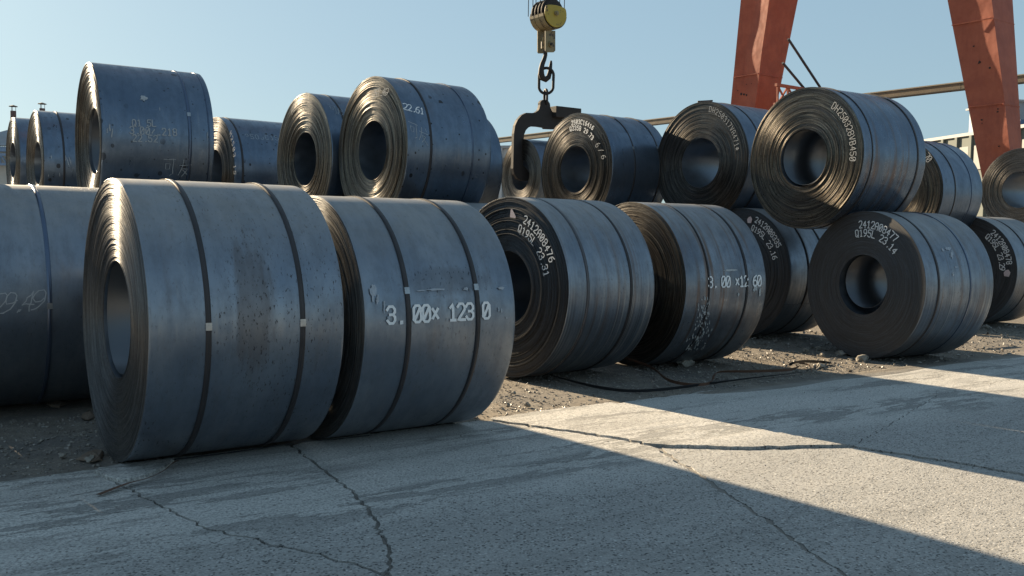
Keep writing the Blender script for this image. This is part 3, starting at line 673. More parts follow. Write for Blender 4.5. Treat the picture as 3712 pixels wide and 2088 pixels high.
# concrete pad : slabs and broken pieces with real joints
def concrete_mat(i):
    N = NT('concrete'); c = N.coord('Object'); r = N.vec(c, rot=(0, 0, YAW - math.pi / 2), loc=(i * .0, 0, 0))   # x along the coil axes
    s3 = N.sep(r)
    big = N.noise(N.vec(r, (.35, 1.3, 1)), 1.5, 5, .6); mid = N.noise(N.vec(r, (.6, 1.6, 1)), 6, 8, .7)
    fine = N.noise(c, 60, 4, .7)
    col = N.mix(N.ramp(big, .3, .7), (.50, .485, .455), (.62, .60, .565))
    col = N.mix(N.ramp(fine, .38, .66, 0, .75), col, (.22, .215, .205))
    # worn surface: crisp-edged films of dirt drawn out along the coils, aggregate showing toward the road
    ty = s3[1]                                                       # distance from the coil line side
    edge = N.math('ADD', ty, N.math('MULTIPLY', N.math('SUBTRACT', N.noise(N.vec(r, (.5, 1, 1)), .9, 5, .6), .5), 2.2))
    road = N.ramp(edge, 5.1, 3.9)                                     # 1 = worn down to the aggregate
    col = N.mix(N.math('MULTIPLY', road, .62), col, (.235, .232, .225))
    sh = N.noise(N.vec(r, (.55, 2.6, 1), loc=(3, 0, 0)), 2.6, 9, .74)
    sh = N.math('ADD', sh, N.math('MULTIPLY', N.math('SUBTRACT', N.noise(N.vec(r, (.6, 1.4, 1)), 26, 7, .8), .5), .17))
    band = N.ramp(N.noise(N.vec(r, (.16, 1.1, 1)), 1.6, 3, .5), .42, .58)
    wear = N.math('MULTIPLY', N.ramp(sh, .495, .525), band)
    wear = N.math('MULTIPLY', wear, N.ramp(road, 0, 1, 1.0, .35))
    col = N.mix(N.math('MULTIPLY', wear, .65), col, (.165, .162, .155))
    fl = N.noise(N.vec(r, (1, 2.2, 1), loc=(11, 4, 0)), 16, 6, .75)
    flake = N.ramp(fl, .60, .64, 0, .6); col = N.mix(flake, col, (.15, .148, .14))
    v1 = N.vor(N.vec(r, (1, 1.5, 1)), 34); k1 = N.sep(N.vor(N.vec(r, (1, 1.5, 1)), 34, out='Color')); v2 = N.vor(N.vec(c, loc=(3, 1, 0)), 58); k2 = N.sep(N.vor(N.vec(c, loc=(3, 1, 0)), 58, out='Color'))
    expo = N.ramp(road, 0, 1, .42, 1.0)
    wob = N.math('MULTIPLY', N.noise(c, 90, 2), .3)
    v1 = N.math('ADD', v1, wob); v2 = N.math('ADD', v2, wob)
    pit = N.math('MULTIPLY', N.math('MULTIPLY', N.ramp(v1, .50, .38), N.ramp(k1[0], .62, .68)), expo)
    pit2 = N.math('MULTIPLY', N.math('MULTIPLY', N.ramp(v2, .56, .40), N.ramp(k2[0], .36, .44)), expo)
    lit = N.math('MULTIPLY', N.math('MULTIPLY', N.ramp(v1, .50, .40), N.ramp(k1[1], .74, .79)), expo)  # pale stones in the aggregate
    pale_agg2 = N.math('MULTIPLY', N.math('MULTIPLY', N.ramp(v2, .56, .44), N.ramp(k2[1], .62, .70)), expo)
    col = N.mix(N.math('MULTIPLY', pit, .9), col, N.mix(k1[2], (.04, .042, .045), (.13, .12, .11)))
    col = N.mix(N.math('MULTIPLY', pit2, .85), col, (.085, .086, .088))
    col = N.mix(N.math('MULTIPLY', lit, .7), col, (.60, .59, .57))
    col = N.mix(N.math('MULTIPLY', pale_agg2, .5), col, (.52, .51, .49))
    h = N.math('SUBTRACT', N.math('MULTIPLY', fine, .45), N.math('ADD', N.math('MULTIPLY', pit, 1.0), N.math('MULTIPLY', pit2, .6)))
    h = N.math('ADD', h, N.math('MULTIPLY', lit, .5))
    h = N.math('SUBTRACT', h, N.math('MULTIPLY', N.math('ADD', wear, flake), .6))
    nb = N.bump(h, .9, .007); nb = N.bump(N.noise(c, 2.2, 3), .35, .03, nb)
    return N.set(Base_Color=col, Roughness=.93, Normal=nb)
CONC = concrete_mat(0)
SEG = {  # joints and cracks, (s, t) polylines and half gap
 'j1': ([(1.16, -6.27), (1.23, -5.74), (1.41, -4.72), (1.76, -4.02), (1.90, -3.64)], .008),
 'j1b': ([(1.90, -3.64), (2.02, -2.4), (2.1, 0), (2.2, 9)], .008),
 'j2': ([(2.47, -6.27), (2.40, -5.6), (2.34, -5.0), (2.26, -4.58), (2.06, -3.95), (1.90, -3.64)], .011),
 'j3': ([(4.14, -6.27), (4.38, -5.75), (4.63, -5.16), (4.70, -4.86)], .016),
 'j3b': ([(4.70, -4.86), (4.47, -4.30), (4.24, -3.78)], .024),
 'j3c': ([(4.24, -3.78), (3.95, -3.14), (3.66, -2.52), (3.5, -1), (3.4, 9)], .018),
 'cr': ([(4.70, -4.86), (5.20, -4.47), (5.96, -4.10)], .022), 'crb': ([(5.96, -4.10), (6.20, -3.3), (6.4, -2), (6.6, 9)], .008),
 'j4': ([(5.56, -6.3), (5.60, -5.54), (5.80, -4.87), (5.96, -4.10)], .010),
 'j5a': ([(1.90, -3.64), (2.45, -4.08), (3.12, -4.36)], .0006),
 'j5': ([(3.12, -4.36), (3.67, -4.0), (4.24, -3.78)], .0045),
 'j6': ([(5.96, -4.10), (6.95, -4.42), (8.62, -5.0), (11.3, -5.2)], .004), 'j6b': ([(11.3, -5.2), (16, -5.3), (30, -5.4)], .006),
 'j7': ([(11.3, -6.3), (11.35, -5.8), (11.3, -5.2)], .008), 'j7b': ([(11.3, -5.2), (11.5, -3), (11.8, 9)], .008),
 'e0': ([(-8, -6.22), (-3, -6.26), (.64, -6.23), (1.16, -6.27)], 0), 'e1': ([(1.16, -6.27), (1.45, -6.3), (2.47, -6.27)], 0), 'e2': ([(2.47, -6.27), (3.2, -6.29), (4.14, -6.27)], 0),
 'e3': ([(4.14, -6.27), (4.9, -6.31), (5.56, -6.3)], 0), 'e4': ([(5.56, -6.3), (8, -6.32), (11.3, -6.3)], 0), 'e5': ([(11.3, -6.3), (20, -6.3), (30, -6.3)], 0),
}
def jag(pts, seed):
    r = random.Random(seed); out = []
    for a, b in zip(pts[:-1], pts[1:]):
        L = math.hypot(b[0] - a[0], b[1] - a[1]); n = max(1, min(40, int(L / .045)))
        for k in range(n):
            f = k / n; q = .010 if k else 0
            out.append((a[0] + (b[0] - a[0]) * f + r.gauss(0, q), a[1] + (b[1] - a[1]) * f + r.gauss(0, q)))
    out.append(pts[-1]); return out
JS = {k: (jag(v[0], i + 5), v[1]) for i, (k, v) in enumerate(SEG.items())}
def side(name, sgn):
    """sgn +1: walked forward, -1: walked backward; the piece lies on the right-hand side and is drawn in by the half gap"""
    P, gpx = JS[name]; P = P if sgn > 0 else P[::-1]; out = []; r = random.Random(len(name) * 7 + sgn + ord(name[-1]))
    for i, p in enumerate(P):
        a = P[max(0, i - 1)]; b = P[min(len(P) - 1, i + 1)]; dx, dy = b[0] - a[0], b[1] - a[1]; L = math.hypot(dx, dy) or 1
        w_ = gpx * (1 + r.uniform(-.25, .3)) if 0 < i < len(P) - 1 else gpx
        out.append((p[0] + dy / L * w_, p[1] - dx / L * w_))
    return out[1:-1] if len(out) > 3 else out
def slab(parts, extra, z=0.0, seed=0):
    poly = []
    for nme in parts:
        if isinstance(nme, tuple): poly.append(nme)
        else: poly += side(nme[:-1], 1 if nme[-1] == '+' else -1)
    r = random.Random(seed); tx, ty = r.uniform(-.0004, .0004), r.uniform(-.0004, .0004)
    c0 = poly[len(poly) // 2]
    n = len(poly); top = [st(s, t, z + min(.004, max(-.004, tx * (s - c0[0]) + ty * (t - c0[1])))) for s, t in poly]
    rim = [st(s, t, -.14) for s, t in poly]
    me = bpy.data.meshes.new('concrete_slab'); me.from_pydata(top + rim, [], [tuple(range(n))] + [(i, n + i, n + (i + 1) % n, (i + 1) % n) for i in range(n)])
    bm = bmesh.new(); bm.from_mesh(me); bmesh.ops.triangulate(bm, faces=[f for f in bm.faces if len(f.verts) > 4]); bmesh.ops.recalc_face_normals(bm, faces=bm.faces)
    up_ = sum(f.normal.z * f.calc_area() for f in bm.faces)
    if up_ < 0: bmesh.ops.reverse_faces(bm, faces=bm.faces)
    bm.to_mesh(me); bm.free(); me.materials.append(CONC)
    o = bpy.data.objects.new('concrete_slab', me); COL.objects.link(o); o.parent = pav; return o
pav = empty('pavement'); tag(pav, kind='structure')
# walked so that the piece is always on the right (s to the right, t up => clockwise)
slab([(-8, -6.2), (-8, 9), (2.2, 9), 'j1b-', 'j1-', 'e0-'], None, 0, 1)
slab(['j1+', 'j2-', 'e1-'], None, .002, 2)
slab(['j2+', 'j5a+', 'j5+', 'j3b-', 'j3-', 'e2-'], None, 0, 3)
slab(['j1b+', (3.4, 9), 'j3c-', 'j5-', 'j5a-'], None, 0, 4)
slab(['j3+', 'cr+', 'j4-', 'e3-'], None, .010, 5)
slab(['j3b+', 'j3c+', (6.6, 9), 'crb-', 'cr-'], None, -.006, 6)
slab(['j4+', 'j6+', 'j7-', 'e4-'], None, -.001, 7)
slab(['crb+', (11.8, 9), 'j7b-', 'j6-'], None, .001, 8)
slab(['j7+', 'j6b+', (30, -6.3), 'e5-'], None, -.001, 9)
slab(['j7b+', (30, 9), 'j6b-'], None, 0, 10)
mb = MB(); mb.add([st(-40, 9.02, -.004), st(60, 9.02, -.004), st(60, 60, -.004), st(-40, 60, -.004)], [(0, 1, 2, 3)])
o = mb.build('road', CONC); tag(o, kind='structure')
# broken corner piece under the nearest coil
pc = [ground(*p) for p in ((236, 1190), (300, 1176), (372, 1168), (440, 1160), (415, 1180), (372, 1200), (322, 1214), (296, 1213), (262, 1203))]
mb = MB(); mb.prism([(p[0], p[1], -.05) for p in pc], (0, 0, 1), .075); o = mb.build('concrete_fragment', CONC, None, bevel=.006)
tag(o, 'broken flake of pale concrete at the foot of the nearest coil', 'concrete fragment')

# ------------------------------------------------------------------ stones, gravel
def rock_geo(rnd, sub=1):
    bm = bmesh.new(); bmesh.ops.create_icosphere(bm, subdivisions=sub, radius=1)
    for v in bm.verts: v.co *= rnd.uniform(.55, 1.25)
    V = [tuple(v.co) for v in bm.verts]; F = [tuple(x.index for x in f.verts) for f in bm.faces]; bm.free(); return np.array(V), np.array(F)
RND = random.Random(4); ROCKS = [rock_geo(RND) for _ in range(10)]
STONE = simple('pale_stone', (.25, .23, .20), .95, 0, .35, 14, .4)
GRAV = NT('gravel'); GRAV.l(GRAV.n('ShaderNodeObjectInfo').outputs['Random'], GRAV.b.inputs['Roughness'])
gc = GRAV.noise(GRAV.coord('Object'), 14, 2); GRAVEL = GRAV.set(Base_Color=GRAV.mix(GRAV.ramp(gc, .3, .7), (.13, .12, .11), (.33, .30, .26)), Roughness=.95)
def gravel(name, label, n, fn, smin, smax, seed):
    r = np.random.RandomState(seed); VV = []; FF = []; b = 0
    for i in range(n):
        p = fn(r); sz = smin * (smax / smin) ** (r.rand() ** 2.2); v, f = ROCKS[r.randint(10)]
        a = r.uniform(0, 6.28); ca, sa = math.cos(a), math.sin(a); sx, sy, sz2 = sz * r.uniform(.7, 1.3), sz * r.uniform(.6, 1.1), sz * r.uniform(.4, .8)
        q = v * [sx, sy, sz2]; q = np.stack([q[:, 0] * ca - q[:, 1] * sa, q[:, 0] * sa + q[:, 1] * ca, q[:, 2]], 1) + [p[0], p[1], p[2] + sz2 * .35]
        VV.append(q); FF.append(f + b); b += len(v)
    o = mesh_obj(name, np.concatenate(VV), np.concatenate(FF), GRAVEL); tag(o, label, 'gravel', kind='stuff'); return o
def rg(s0, s1, t0, t1, z=-.006):
    def f(r):
        return st(r.uniform(s0, s1), r.uniform(t0, t1), z)
    return f
gravel('gravel', 'grey gravel and crumbs on the dirt left of the nearest coil', 4200, rg(-1.6, 1.6, -8.2, -6.35, -.012), .004, .018, 1)
gravel('gravel', 'crushed stone scattered on the brown dirt in front of the middle coils', 5200, rg(3.6, 9.8, -8.0, -6.3, -.008), .004, .019, 2)
gravel('gravel', 'light crushed stone on the ground past the right front coil', 3500, rg(9.0, 17, -9.5, -6.2, .0), .006, .030, 3)
gravel('gravel', 'tiny loose crumbs lying on the concrete slabs', 1500, rg(-.5, 9.0, -6.3, -3.0, .0), .002, .007, 4)
st_spec = [((1722, 919), .10, 'blocky grey stone in front of the coil painted 3.00 x 1260'), ((1857, 879), .06, 'rounded pale stone at the right foot of the coil painted 3.00 x 1260'),
 ((2026, 885), .045, 'pale stone leftmost of the group before the coil lettered 2412A08477'), ((2058, 880), .05, 'flat pale stone behind the others before the coil lettered 2412A08477'),
 ((2068, 896), .04, 'small stone in the middle of the group before the coil lettered 2412A08477'), ((2115, 893), .065, 'largest stone of the group by the foot of the 2412A08477 coil'),
 ((2170, 908), .075, 'low jagged stone under the front edge of the coil lettered 2412A08477'), ((2480, 826), .06, 'dark stone on the gravel at the right edge'),
 ((1327, 1021), .032, 'small stone on brown dirt beside the dark end of the 3.00 x 1230 coil'), ((1278, 1022), .028, 'little grey stone nearest to the 3.00 x 1230 coil'),
 ((1292, 990), .026, 'pebble at the foot of the coil lettered 2412A08476, left one'), ((228, 1160), .035, 'round grey stone on the gravel left of the nearest coil'),
 ((1850, 955), .03, 'pale chip lying between the two cast-off straps'), ((157, 1150), .03, 'grey lump on the gravel near the lower left'), ((2065, 925), .05, 'chunk of white rubble by the end of the brown strap')]
for (px, lab) in [((a, b), c) for a, b, c in st_spec]:
    (dx, dy), sz = px; p = ground(dx, dy); v, f = rock_geo(RND, 2)
    o = mesh_obj('stone', v * [sz * RND.uniform(.9, 1.2), sz * RND.uniform(.7, 1), sz * .7], f, STONE); o.location = (p[0], p[1], sz * .38); o.rotation_euler = (0, 0, RND.uniform(0, 6))
    tag(o, lab, 'stone', 'loose stones on the ground')

# ------------------------------------------------------------------ cast-off straps and rags
def ribbon(name, pts, wd, mat, label, cat, thick=.0025, tilt=0.0):
    """pts: (dx, dy, z, twist) ; smooth ribbon, twist 0 = flat, 1 = on edge"""
    P = [Vector(ground(a, b, z)) for a, b, z, t in pts]; T = [p[3] for p in pts]; Q = []; TT = []
    for i in range(len(P) - 1):
        p0, p1, p2, p3 = P[max(0, i - 1)], P[i], P[i + 1], P[min(len(P) - 1, i + 2)]
        for k in range(8):
            f = k / 8; Q.append(.5 * ((2 * p1) + (p2 - p0) * f + (2 * p0 - 5 * p1 + 4 * p2 - p3) * f * f + (3 * p1 - p0 - 3 * p2 + p3) * f ** 3)); TT.append(T[i] + (T[i + 1] - T[i]) * f)
    Q.append(P[-1]); TT.append(T[-1]); V = []; F = []
    for i, q in enumerate(Q):
        d = (Q[min(len(Q) - 1, i + 1)] - Q[max(0, i - 1)]).normalized(); sd = d.cross(Vector((0, 0, 1))).normalized(); u_ = sd.cross(d)
        a = TT[i] * math.pi / 2; w_ = sd * math.cos(a) + u_ * math.sin(a); n_ = d.cross(w_)
        for x, z in ((-1, -1), (1, -1), (1, 1), (-1, 1)): V.append(q + w_ * (x * wd / 2) + n_ * (z * thick / 2))
        if i:
            b = (i - 1) * 4
            for k in range(4): F.append((b + k, b + (k + 1) % 4, b + 4 + (k + 1) % 4, b + 4 + k))
    o = mesh_obj(name, V, F, mat, smooth=False); tag(o, label, cat); return o
RSTRAP = simple('rusty_strap', (.14, .075, .05), .7, .3, .4, 12); BSTRAP = simple('black_strap', (.03, .032, .038), .45, .4, .3, 12)
ribbon('loose_strap', [(1500, 912, .06, .6), (1532, 890, .14, .8), (1590, 906, .10, .8), (1640, 925, .06, .8), (1680, 955, .03, .9), (1730, 967, .02, .9), (1775, 966, .02, .9), (1792, 958, .03, .6), (1797, 943, .05, .3), (1815, 935, .05, .5), (1900, 934, .03, .8), (1985, 930, .03, .9), (2010, 922, .02, .6)], .032, RSTRAP, 'rusty brown strap curling on the dirt in front of the 2412A08476 coil', 'strap')
ribbon('loose_strap', [(1385, 944, .016, .3), (1425, 955, .016, .5), (1500, 973, .018, .8), (1580, 983, .018, .8), (1660, 980, .018, .8), (1760, 968, .016, .7), (1880, 952, .015, .4), (2030, 935, .015, .2)], .032, BSTRAP, 'long black strap bowed across the dust in front of the middle coils', 'strap')
ribbon('loose_strap', [(1985, 918, .02, .5), (2000, 912, .05, .6), (2025, 909, .05, .6), (2070, 911, .02, .6), (2092, 913, .016, .2)], .045, BSTRAP, 'short dark strap scrap in sunlight before the 2412A08477 coil', 'strap')
ribbon('loose_strap', [(2010, 913, .05, .8), (2032, 917, .04, .8), (2040, 925, .03, .7), (2041, 934, .016, .7)], .02, RSTRAP, 'small curled rusty strap end beside the dark strap scrap', 'strap')
ribbon('loose_strap', [(2455, 872, .016, .6), (2462, 862, .06, .6), (2480, 842, .13, .7), (2486, 838, .15, .7)], .05, BSTRAP, 'stub of black strap sticking up past the right front coil', 'strap')
ribbon('loose_strap', [(247, 1244, .014, .05), (320, 1216, .024, .1), (370, 1203, .024, .2), (410, 1185, .024, .4), (430, 1168, .03, .5), (445, 1160, .02, .3)], .035, RSTRAP, 'flat rusty strap lying over the slab joint below the nearest coil', 'strap')
ribbon('loose_strap', [(300, 1170, .02, .3), (470, 1152, .02, .4), (640, 1130, .02, .4), (760, 1112, .02, .2), (850, 1104, .02, .3), (930, 1095, .016, .3)], .014, BSTRAP, 'thin strap trapped under the front of the two nearest coils', 'strap')
RAG = simple('dirty_rag', (.16, .12, .09), .95, 0, .35, 20, .4)
def rag(pts, h, label, seed):
    r = random.Random(seed); c = sum((np.array(ground(*p)) for p in pts)) / len(pts); n = len(pts); V = []; F = []
    P = [np.array(ground(*p)) for p in pts]
    for k, f in enumerate((0.0, .35, .7, 1.0)):
        for p in P:
            q = c + (p - c) * f; V.append((q[0] + r.uniform(-.01, .01), q[1] + r.uniform(-.01, .01), .006 + (h * (1 - f) + r.uniform(0, h * .8)) * (1 if f < 1 else .1)))
    for k in range(3):
        for i in range(n): F.append((k * n + i, k * n + (i + 1) % n, (k + 1) * n + (i + 1) % n, (k + 1) * n + i))
    V += [(x, y, max(0.0, z - .006)) for x, y, z in V]; m = 4 * n; F += [tuple(i + m for i in f[::-1]) for f in F]
    for i in range(n): F.append((3 * n + i, 3 * n + (i + 1) % n, m + 3 * n + (i + 1) % n, m + 3 * n + i))
    o = mesh_obj('rag', V, F, RAG); tag(o, label, 'rag')
rag([(190, 1157), (215, 1142), (243, 1133), (262, 1140), (256, 1158), (232, 1163), (208, 1160)], .02, 'crumpled brown rag on the gravel beside the nearest coil foot', 3)
rag([(204, 1052), (214, 1044), (228, 1038), (236, 1050), (222, 1058)], .03, 'small dark rag half under the nearest coil', 4)
rag([(120, 1016), (140, 1012), (165, 1018), (150, 1026), (128, 1024)], .02, 'brown scrap at the foot of the leftmost coil', 5)

# ------------------------------------------------------------------ hook, chain, block
TH = -18.78                                                       # plane that holds the hook (t)
P0 = UX * TH
def hp(px, py, off=0.0):                                          # source pixel on the hook plane
    q = on_plane(px, py, P0 + UX * off, UX); return Vector(q)
DARKST = simple('hook_dark_steel', (.028, .024, .023), .7, .2, .4, 8, .3)
YEL = NT('yellow_block_paint'); yc = YEL.coord('Object'); yn = YEL.noise(yc, 5, 7, .7)
YEL = YEL.set(Base_Color=YEL.mix(YEL.ramp(yn, .58, .64), YEL.mix(YEL.noise(yc, 2, 3), (.36, .26, .03), (.44, .33, .05)), (.06, .04, .025)), Roughness=.5)
TAN = NT('greased_tan_paint'); yc = TAN.coord('Object'); yn = TAN.noise(yc, 6, 7, .7)
TAN = TAN.set(Base_Color=TAN.mix(TAN.ramp(yn, .52, .62), (.24, .19, .10), (.055, .04, .03)), Roughness=.55)
def cc(x, y): return (1800 + x * .2483, 380 + y * .2483)
outline = [(640, 0), (640, -40), (668, -70), (712, -80), (755, -62), (782, -20), (792, 50), (826, 120), (880, 165), (960, 190), (1060, 196), (1180, 215), (1180, 345), (820, 356), (705, 350), (700, 332), (610, 318), (520, 312), (470, 330), (432, 370), (408, 430), (400, 500), (390, 880), (425, 915), (470, 975), (495, 1010), (700, 1020), (980, 1040), (980, 1120), (700, 1112), (480, 1108), (380, 1108), (310, 1080), (262, 1010), (244, 930), (250, 700), (256, 420), (275, 300), (310, 220), (370, 150), (440, 115), (520, 118), (575, 110), (615, 80), (632, 40)]
hk = empty('lifting_hook', hp(1985, 470)); tag(hk, 'dark steel C hook holding a coil by its bore, hung from the chain', 'lifting hook')
mb = MB(); mb.prism([hp(*cc(x, y), off=.055) for x, y in outline], tuple(-UX), .11); child(mb.build('hook_plate', DARKST, None, bevel=.008), hk)
# counterweight box on the top arm
q0, q1 = hp(*cc(800, 60)), hp(*cc(1165, 60)); zt, zb = hp(*cc(930, 40)).z, hp(*cc(930, 200)).z
mb = MB(); ctr = (q0 + q1) / 2; Rz = Matrix.Rotation(-YAW, 3, 'Z')
mb.box((ctr.x, ctr.y, (zt + zb) / 2), .42, (q1 - q0).length, abs(zt - zb), Rz); child(mb.build('counterweight', DARKST, None, bevel=.01), hk)
# shackle ring, oval link
def link_loop(cx, cy, w_, h_, r, plane):
    """racetrack loop centred at source pixel, plane vectors"""
    c = hp(cx, cy); pts = []; X = Vector(plane); Zv = Vector((0, 0, 1)); ww = w_ / 2; hh = h_ / 2 - ww
    for k in range(28):
        a = 2 * math.pi * k / 28; pts.append(c + X * math.cos(a) * ww + Zv * (math.sin(a) * ww + (hh if math.sin(a) >= 0 else -hh)))
    mb = MB(); mb.tube(pts, r, 10, closed=True); return mb
scale = (np.array(hp(1980, 300)) - CAMP).dot(fw) / FPX            # metres per source pixel at the hook
ch = empty('lifting_chain', hp(1978, 300)); tag(ch, 'long oval chain link and small ring joining crane hook to C hook', 'chain')
lkdir = tuple((AX * .8 + UX * .6))
child(link_loop(1980, 293, 50 * scale * 1.05, 92 * scale, 5.2 * scale, lkdir).build('chain_link', DARKST, None, smooth=True), ch)
child(link_loop(1978, 352, 30 * scale, 54 * scale, 4.6 * scale, tuple(-AX * .3 + UX * .95)).build('chain_link', DARKST, None, smooth=True), ch)
# crane block
bl = empty('crane_block', hp(1975, 190)); tag(bl, 'yellow hook block of the crane with sheaves, steel ropes and crane hook', 'crane block')
bc = hp(2010, 50, .22); Rb = 49 * scale
def bdisc(off0, off1, r, mat, name, c=bc, flat=None):
    mb = MB(); n = 40; pts = []
    for k in range(n):
        a = 2 * math.pi * k / n; zz = math.sin(a) * r
        if flat is not None and zz > flat: zz = flat + (zz - flat) * .25
        pts.append(Vector(c) + Vector(UX) * off0 + Vector(AX) * math.cos(a) * r + Vector((0, 0, zz)))
    mb.prism(pts, tuple(UX), off1 - off0); return child(mb.build(name, mat, None, bevel=.006), bl)
bdisc(.03, .06, Rb * 1.0, YEL, 'side_plate', flat=Rb * .45)
bdisc(.06, .11, Rb * .17, TAN, 'axle_cap'); bdisc(.11, .14, Rb * .10, TAN, 'axle_cap')
for i in range(4):
    o0 = -.52 + i * .135
    bdisc(o0, o0 + .045, Rb * 1.02, DARKST, 'sheave', c=bc + Vector((0, 0, .05))); bdisc(o0 + .045, o0 + .085, Rb * .86, DARKST, 'sheave', c=bc + Vector((0, 0, .05)))
bdisc(-.57, -.55, Rb * 1.0, TAN, 'side_plate', flat=Rb * .1)
# curved guards under the sheaves
for o0, o1 in ((-.54, -.37), (-.35, -.18), (-.16, .02)):
    mb = MB(); n = 16; A0, A1 = math.radians(185), math.radians(355); pts = []
    for rr_ in (Rb * 1.10, Rb * 1.06):
        rng = range(n + 1) if rr_ > Rb * 1.07 else range(n, -1, -1)
        for k in rng:
            a = A0 + (A1 - A0) * k / n; pts.append(bc + Vector(UX) * o0 + Vector(AX) * math.cos(a) * rr_ + Vector((0, 0, math.sin(a) * rr_)))
    mb.prism(pts, tuple(UX), o1 - o0); child(mb.build('sheave_guard', TAN, None), bl)
# shank plates, cross head, nut
def shank(px0, px1, py0, py1, off):
    p = [hp(px0, py0, off), hp(px1, py0, off), hp(px1, py1 - 6, off), hp(px1 - 6, py1, off), hp(px0 + 4, py1, off), hp(px0, py1 - 6, off)]
    mb = MB(); mb.prism(p, tuple(UX), .025); child(mb.build('shank_plate', TAN, None), bl)
shank(1975, 2011, 112, 190, .10); shank(1947, 1985, 112, 194, -.22)
mb = MB(); mb.disc(hp(1997, 160, .13), tuple(UX), 11 * scale, .05, 20); child(mb.build('cross_pin', TAN, None), bl)
mb = MB(); mb.disc(hp(1997, 160, .18), tuple(UX), 5 * scale, .03, 16); child(mb.build('cross_pin', DARKST, None), bl)
mb = MB(); mb.tube([hp(1970, 125, -.05), hp(1970, 135, -.05), hp(1970, 150, -.05), hp(1970, 152, -.05), hp(1970, 176, -.05)], [5 * scale, 5 * scale, 6 * scale, 9 * scale, 9 * scale], 16); child(mb.build('hook_nut', TAN, None, smooth=True, auto=True), bl)
hkpts = [(1977, 180), (1977, 200), (1973, 215), (1966, 232), (1962, 250), (1962, 268), (1967, 283), (1978, 288), (1988, 280), (1993, 262), (1995, 245), (1997, 230), (1998, 220)]
hr = [8, 8, 8.5, 9.5, 10.5, 12, 12, 11.5, 10.5, 9, 7.5, 6, 3.5]
mb = MB(); mb.tube([hp(*p) for p in hkpts], [r * scale * .92 for r in hr], 12); child(mb.build('crane_hook', DARKST, None, smooth=True), bl)
for i, (px, off) in enumerate(((1915, -.45), (1931, -.32), (1942, -.18), (1958, -.05), (2045, .02), (2028, -.3))):
    p = hp(px, 60, off); mb = MB(); mb.tube([p, Vector((p.x, p.y, 11.5))], .011, 6); child(mb.build('wire_rope', DARKST, None), bl)

# ------------------------------------------------------------------ gantry crane legs
REDN = NT('red_crane_paint'); rc = REDN.coord('Object'); rn = REDN.noise(rc, 1.6, 6, .65); rn2 = REDN.noise(REDN.vec(rc, (3, 3, .4)), 2.2, 5, .65)
rcol = REDN.mix(REDN.ramp(rn, .3, .7), (.29, .062, .028), (.38, .095, .045)); rcol = REDN.mix(REDN.ramp(rn2, .5, .75, 0, .45), rcol, (.22, .045, .022))
chip = REDN.ramp(REDN.noise(rc, 6.5, 7, .75), .70, .72)
rcol = REDN.mix(chip, rcol, (.10, .06, .045))
RED = REDN.set(Base_Color=rcol, Roughness=.6, Normal=REDN.bump(REDN.noise(rc, .9, 3), .5, .08))
gan = empty('gantry_crane', st(27, -18.5)); tag(gan, 'orange red gantry crane frame with two tapering box legs behind the coils', 'gantry crane')
S0 = 27.0
def leg(rows, name, shade_buckle):
    """rows: (py, xleft, xmid, xright) in source pixels"""
    V = []; F = []; n = 26; m = 12; py0, py1 = rows[0][0], rows[-1][0]
    def interp(py, c): 
        return float(np.interp(py, [r[0] for r in rows], [r[c] for r in rows]))
    ys = np.linspace(py0, py1, n + 1); Lf = []; Rf = []
    for yv in ys:
        l = on_plane(interp(yv, 1), yv, AX * S0, AX); mm = on_plane(interp(yv, 2), yv, AX * S0, AX)
        r_ = on_plane(interp(yv, 3), yv, UX * mm.dot(UX), UX)
        z = mm[2]; tl, tm = l.dot(UX), mm.dot(UX); wa = r_.dot(AX) - S0
        Lf.append((z, tl, tm, max(.5, wa)))
    # outward extension so the leg runs up to the girder and down to the ground
    def ext(z):
        zs = [q[0] for q in Lf][::-1]; out = [z]
        for c in (1, 2, 3):
            vs = [q[c] for q in Lf][::-1]; k = np.polyfit(zs, vs, 1); out.append(k[0] * z + k[1])
        return tuple(out)
    zs = np.linspace(11.5, 0, 60); rowsz = [ext(z) for z in zs]
    for (z, tl, tm, wa) in rowsz:
        for k in range(m + 1):
            f = k / m; t = tl + (tm - tl) * f; V.append(st(S0 + shade_buckle(f, z), t, z))
        V.append(st(S0 + wa, tm, z)); V.append(st(S0 + wa, tl, z))
    q = m + 3
    for i in range(len(rowsz) - 1):
        for k in range(q):
            F.append((i * q + k, i * q + (k + 1) % q, (i + 1) * q + (k + 1) % q, (i + 1) * q + k))
    F.append(tuple(range(q))); F.append(tuple((len(rowsz) - 1) * q + k for k in range(q - 1, -1, -1)))
    o = mesh_obj(name, V, F, RED, None, smooth=[(k < m) for i in range(len(rowsz) - 1) for k in range(q)] + [False, False])
    o.data.set_sharp_from_angle(angle=.8)
    child(o, gan); return rowsz
def shade_buckle1(f, z):  # bends the plate's left part from the sun for a wavy shadow edge
    ed = .47 + .09 * math.sin(z * 1.25 + .8) + .04 * math.sin(z * 2.9)
    return .24 * min(f, ed) + .02 * math.sin(z * 1.1) * f
def shade_buckle2(f, z):  # right leg: shadow edge likewise put into the plate's shape
    ed = .40 + .08 * math.sin(z * .9 + 2.4) + .04 * math.sin(z * 2.3 + 1) + (.35 * max(0, 3.4 - z) if z < 3.4 else 0)
    return .28 * min(f, min(ed, .9)) + (.05 * math.exp(-((z - 3.9) / .2) ** 2) if f > ed else 0)
R1 = leg([(0, 2684, 2781, 2890), (221, 2663, 2751, 2843), (373, 2649, 2729, 2818)], 'crane_leg', shade_buckle1)
R2 = leg([(0, 3443, 3587, 3675), (396, 3512, 3637, 3695), (600, 3556, 3660, 3712)], 'crane_leg', shade_buckle2)
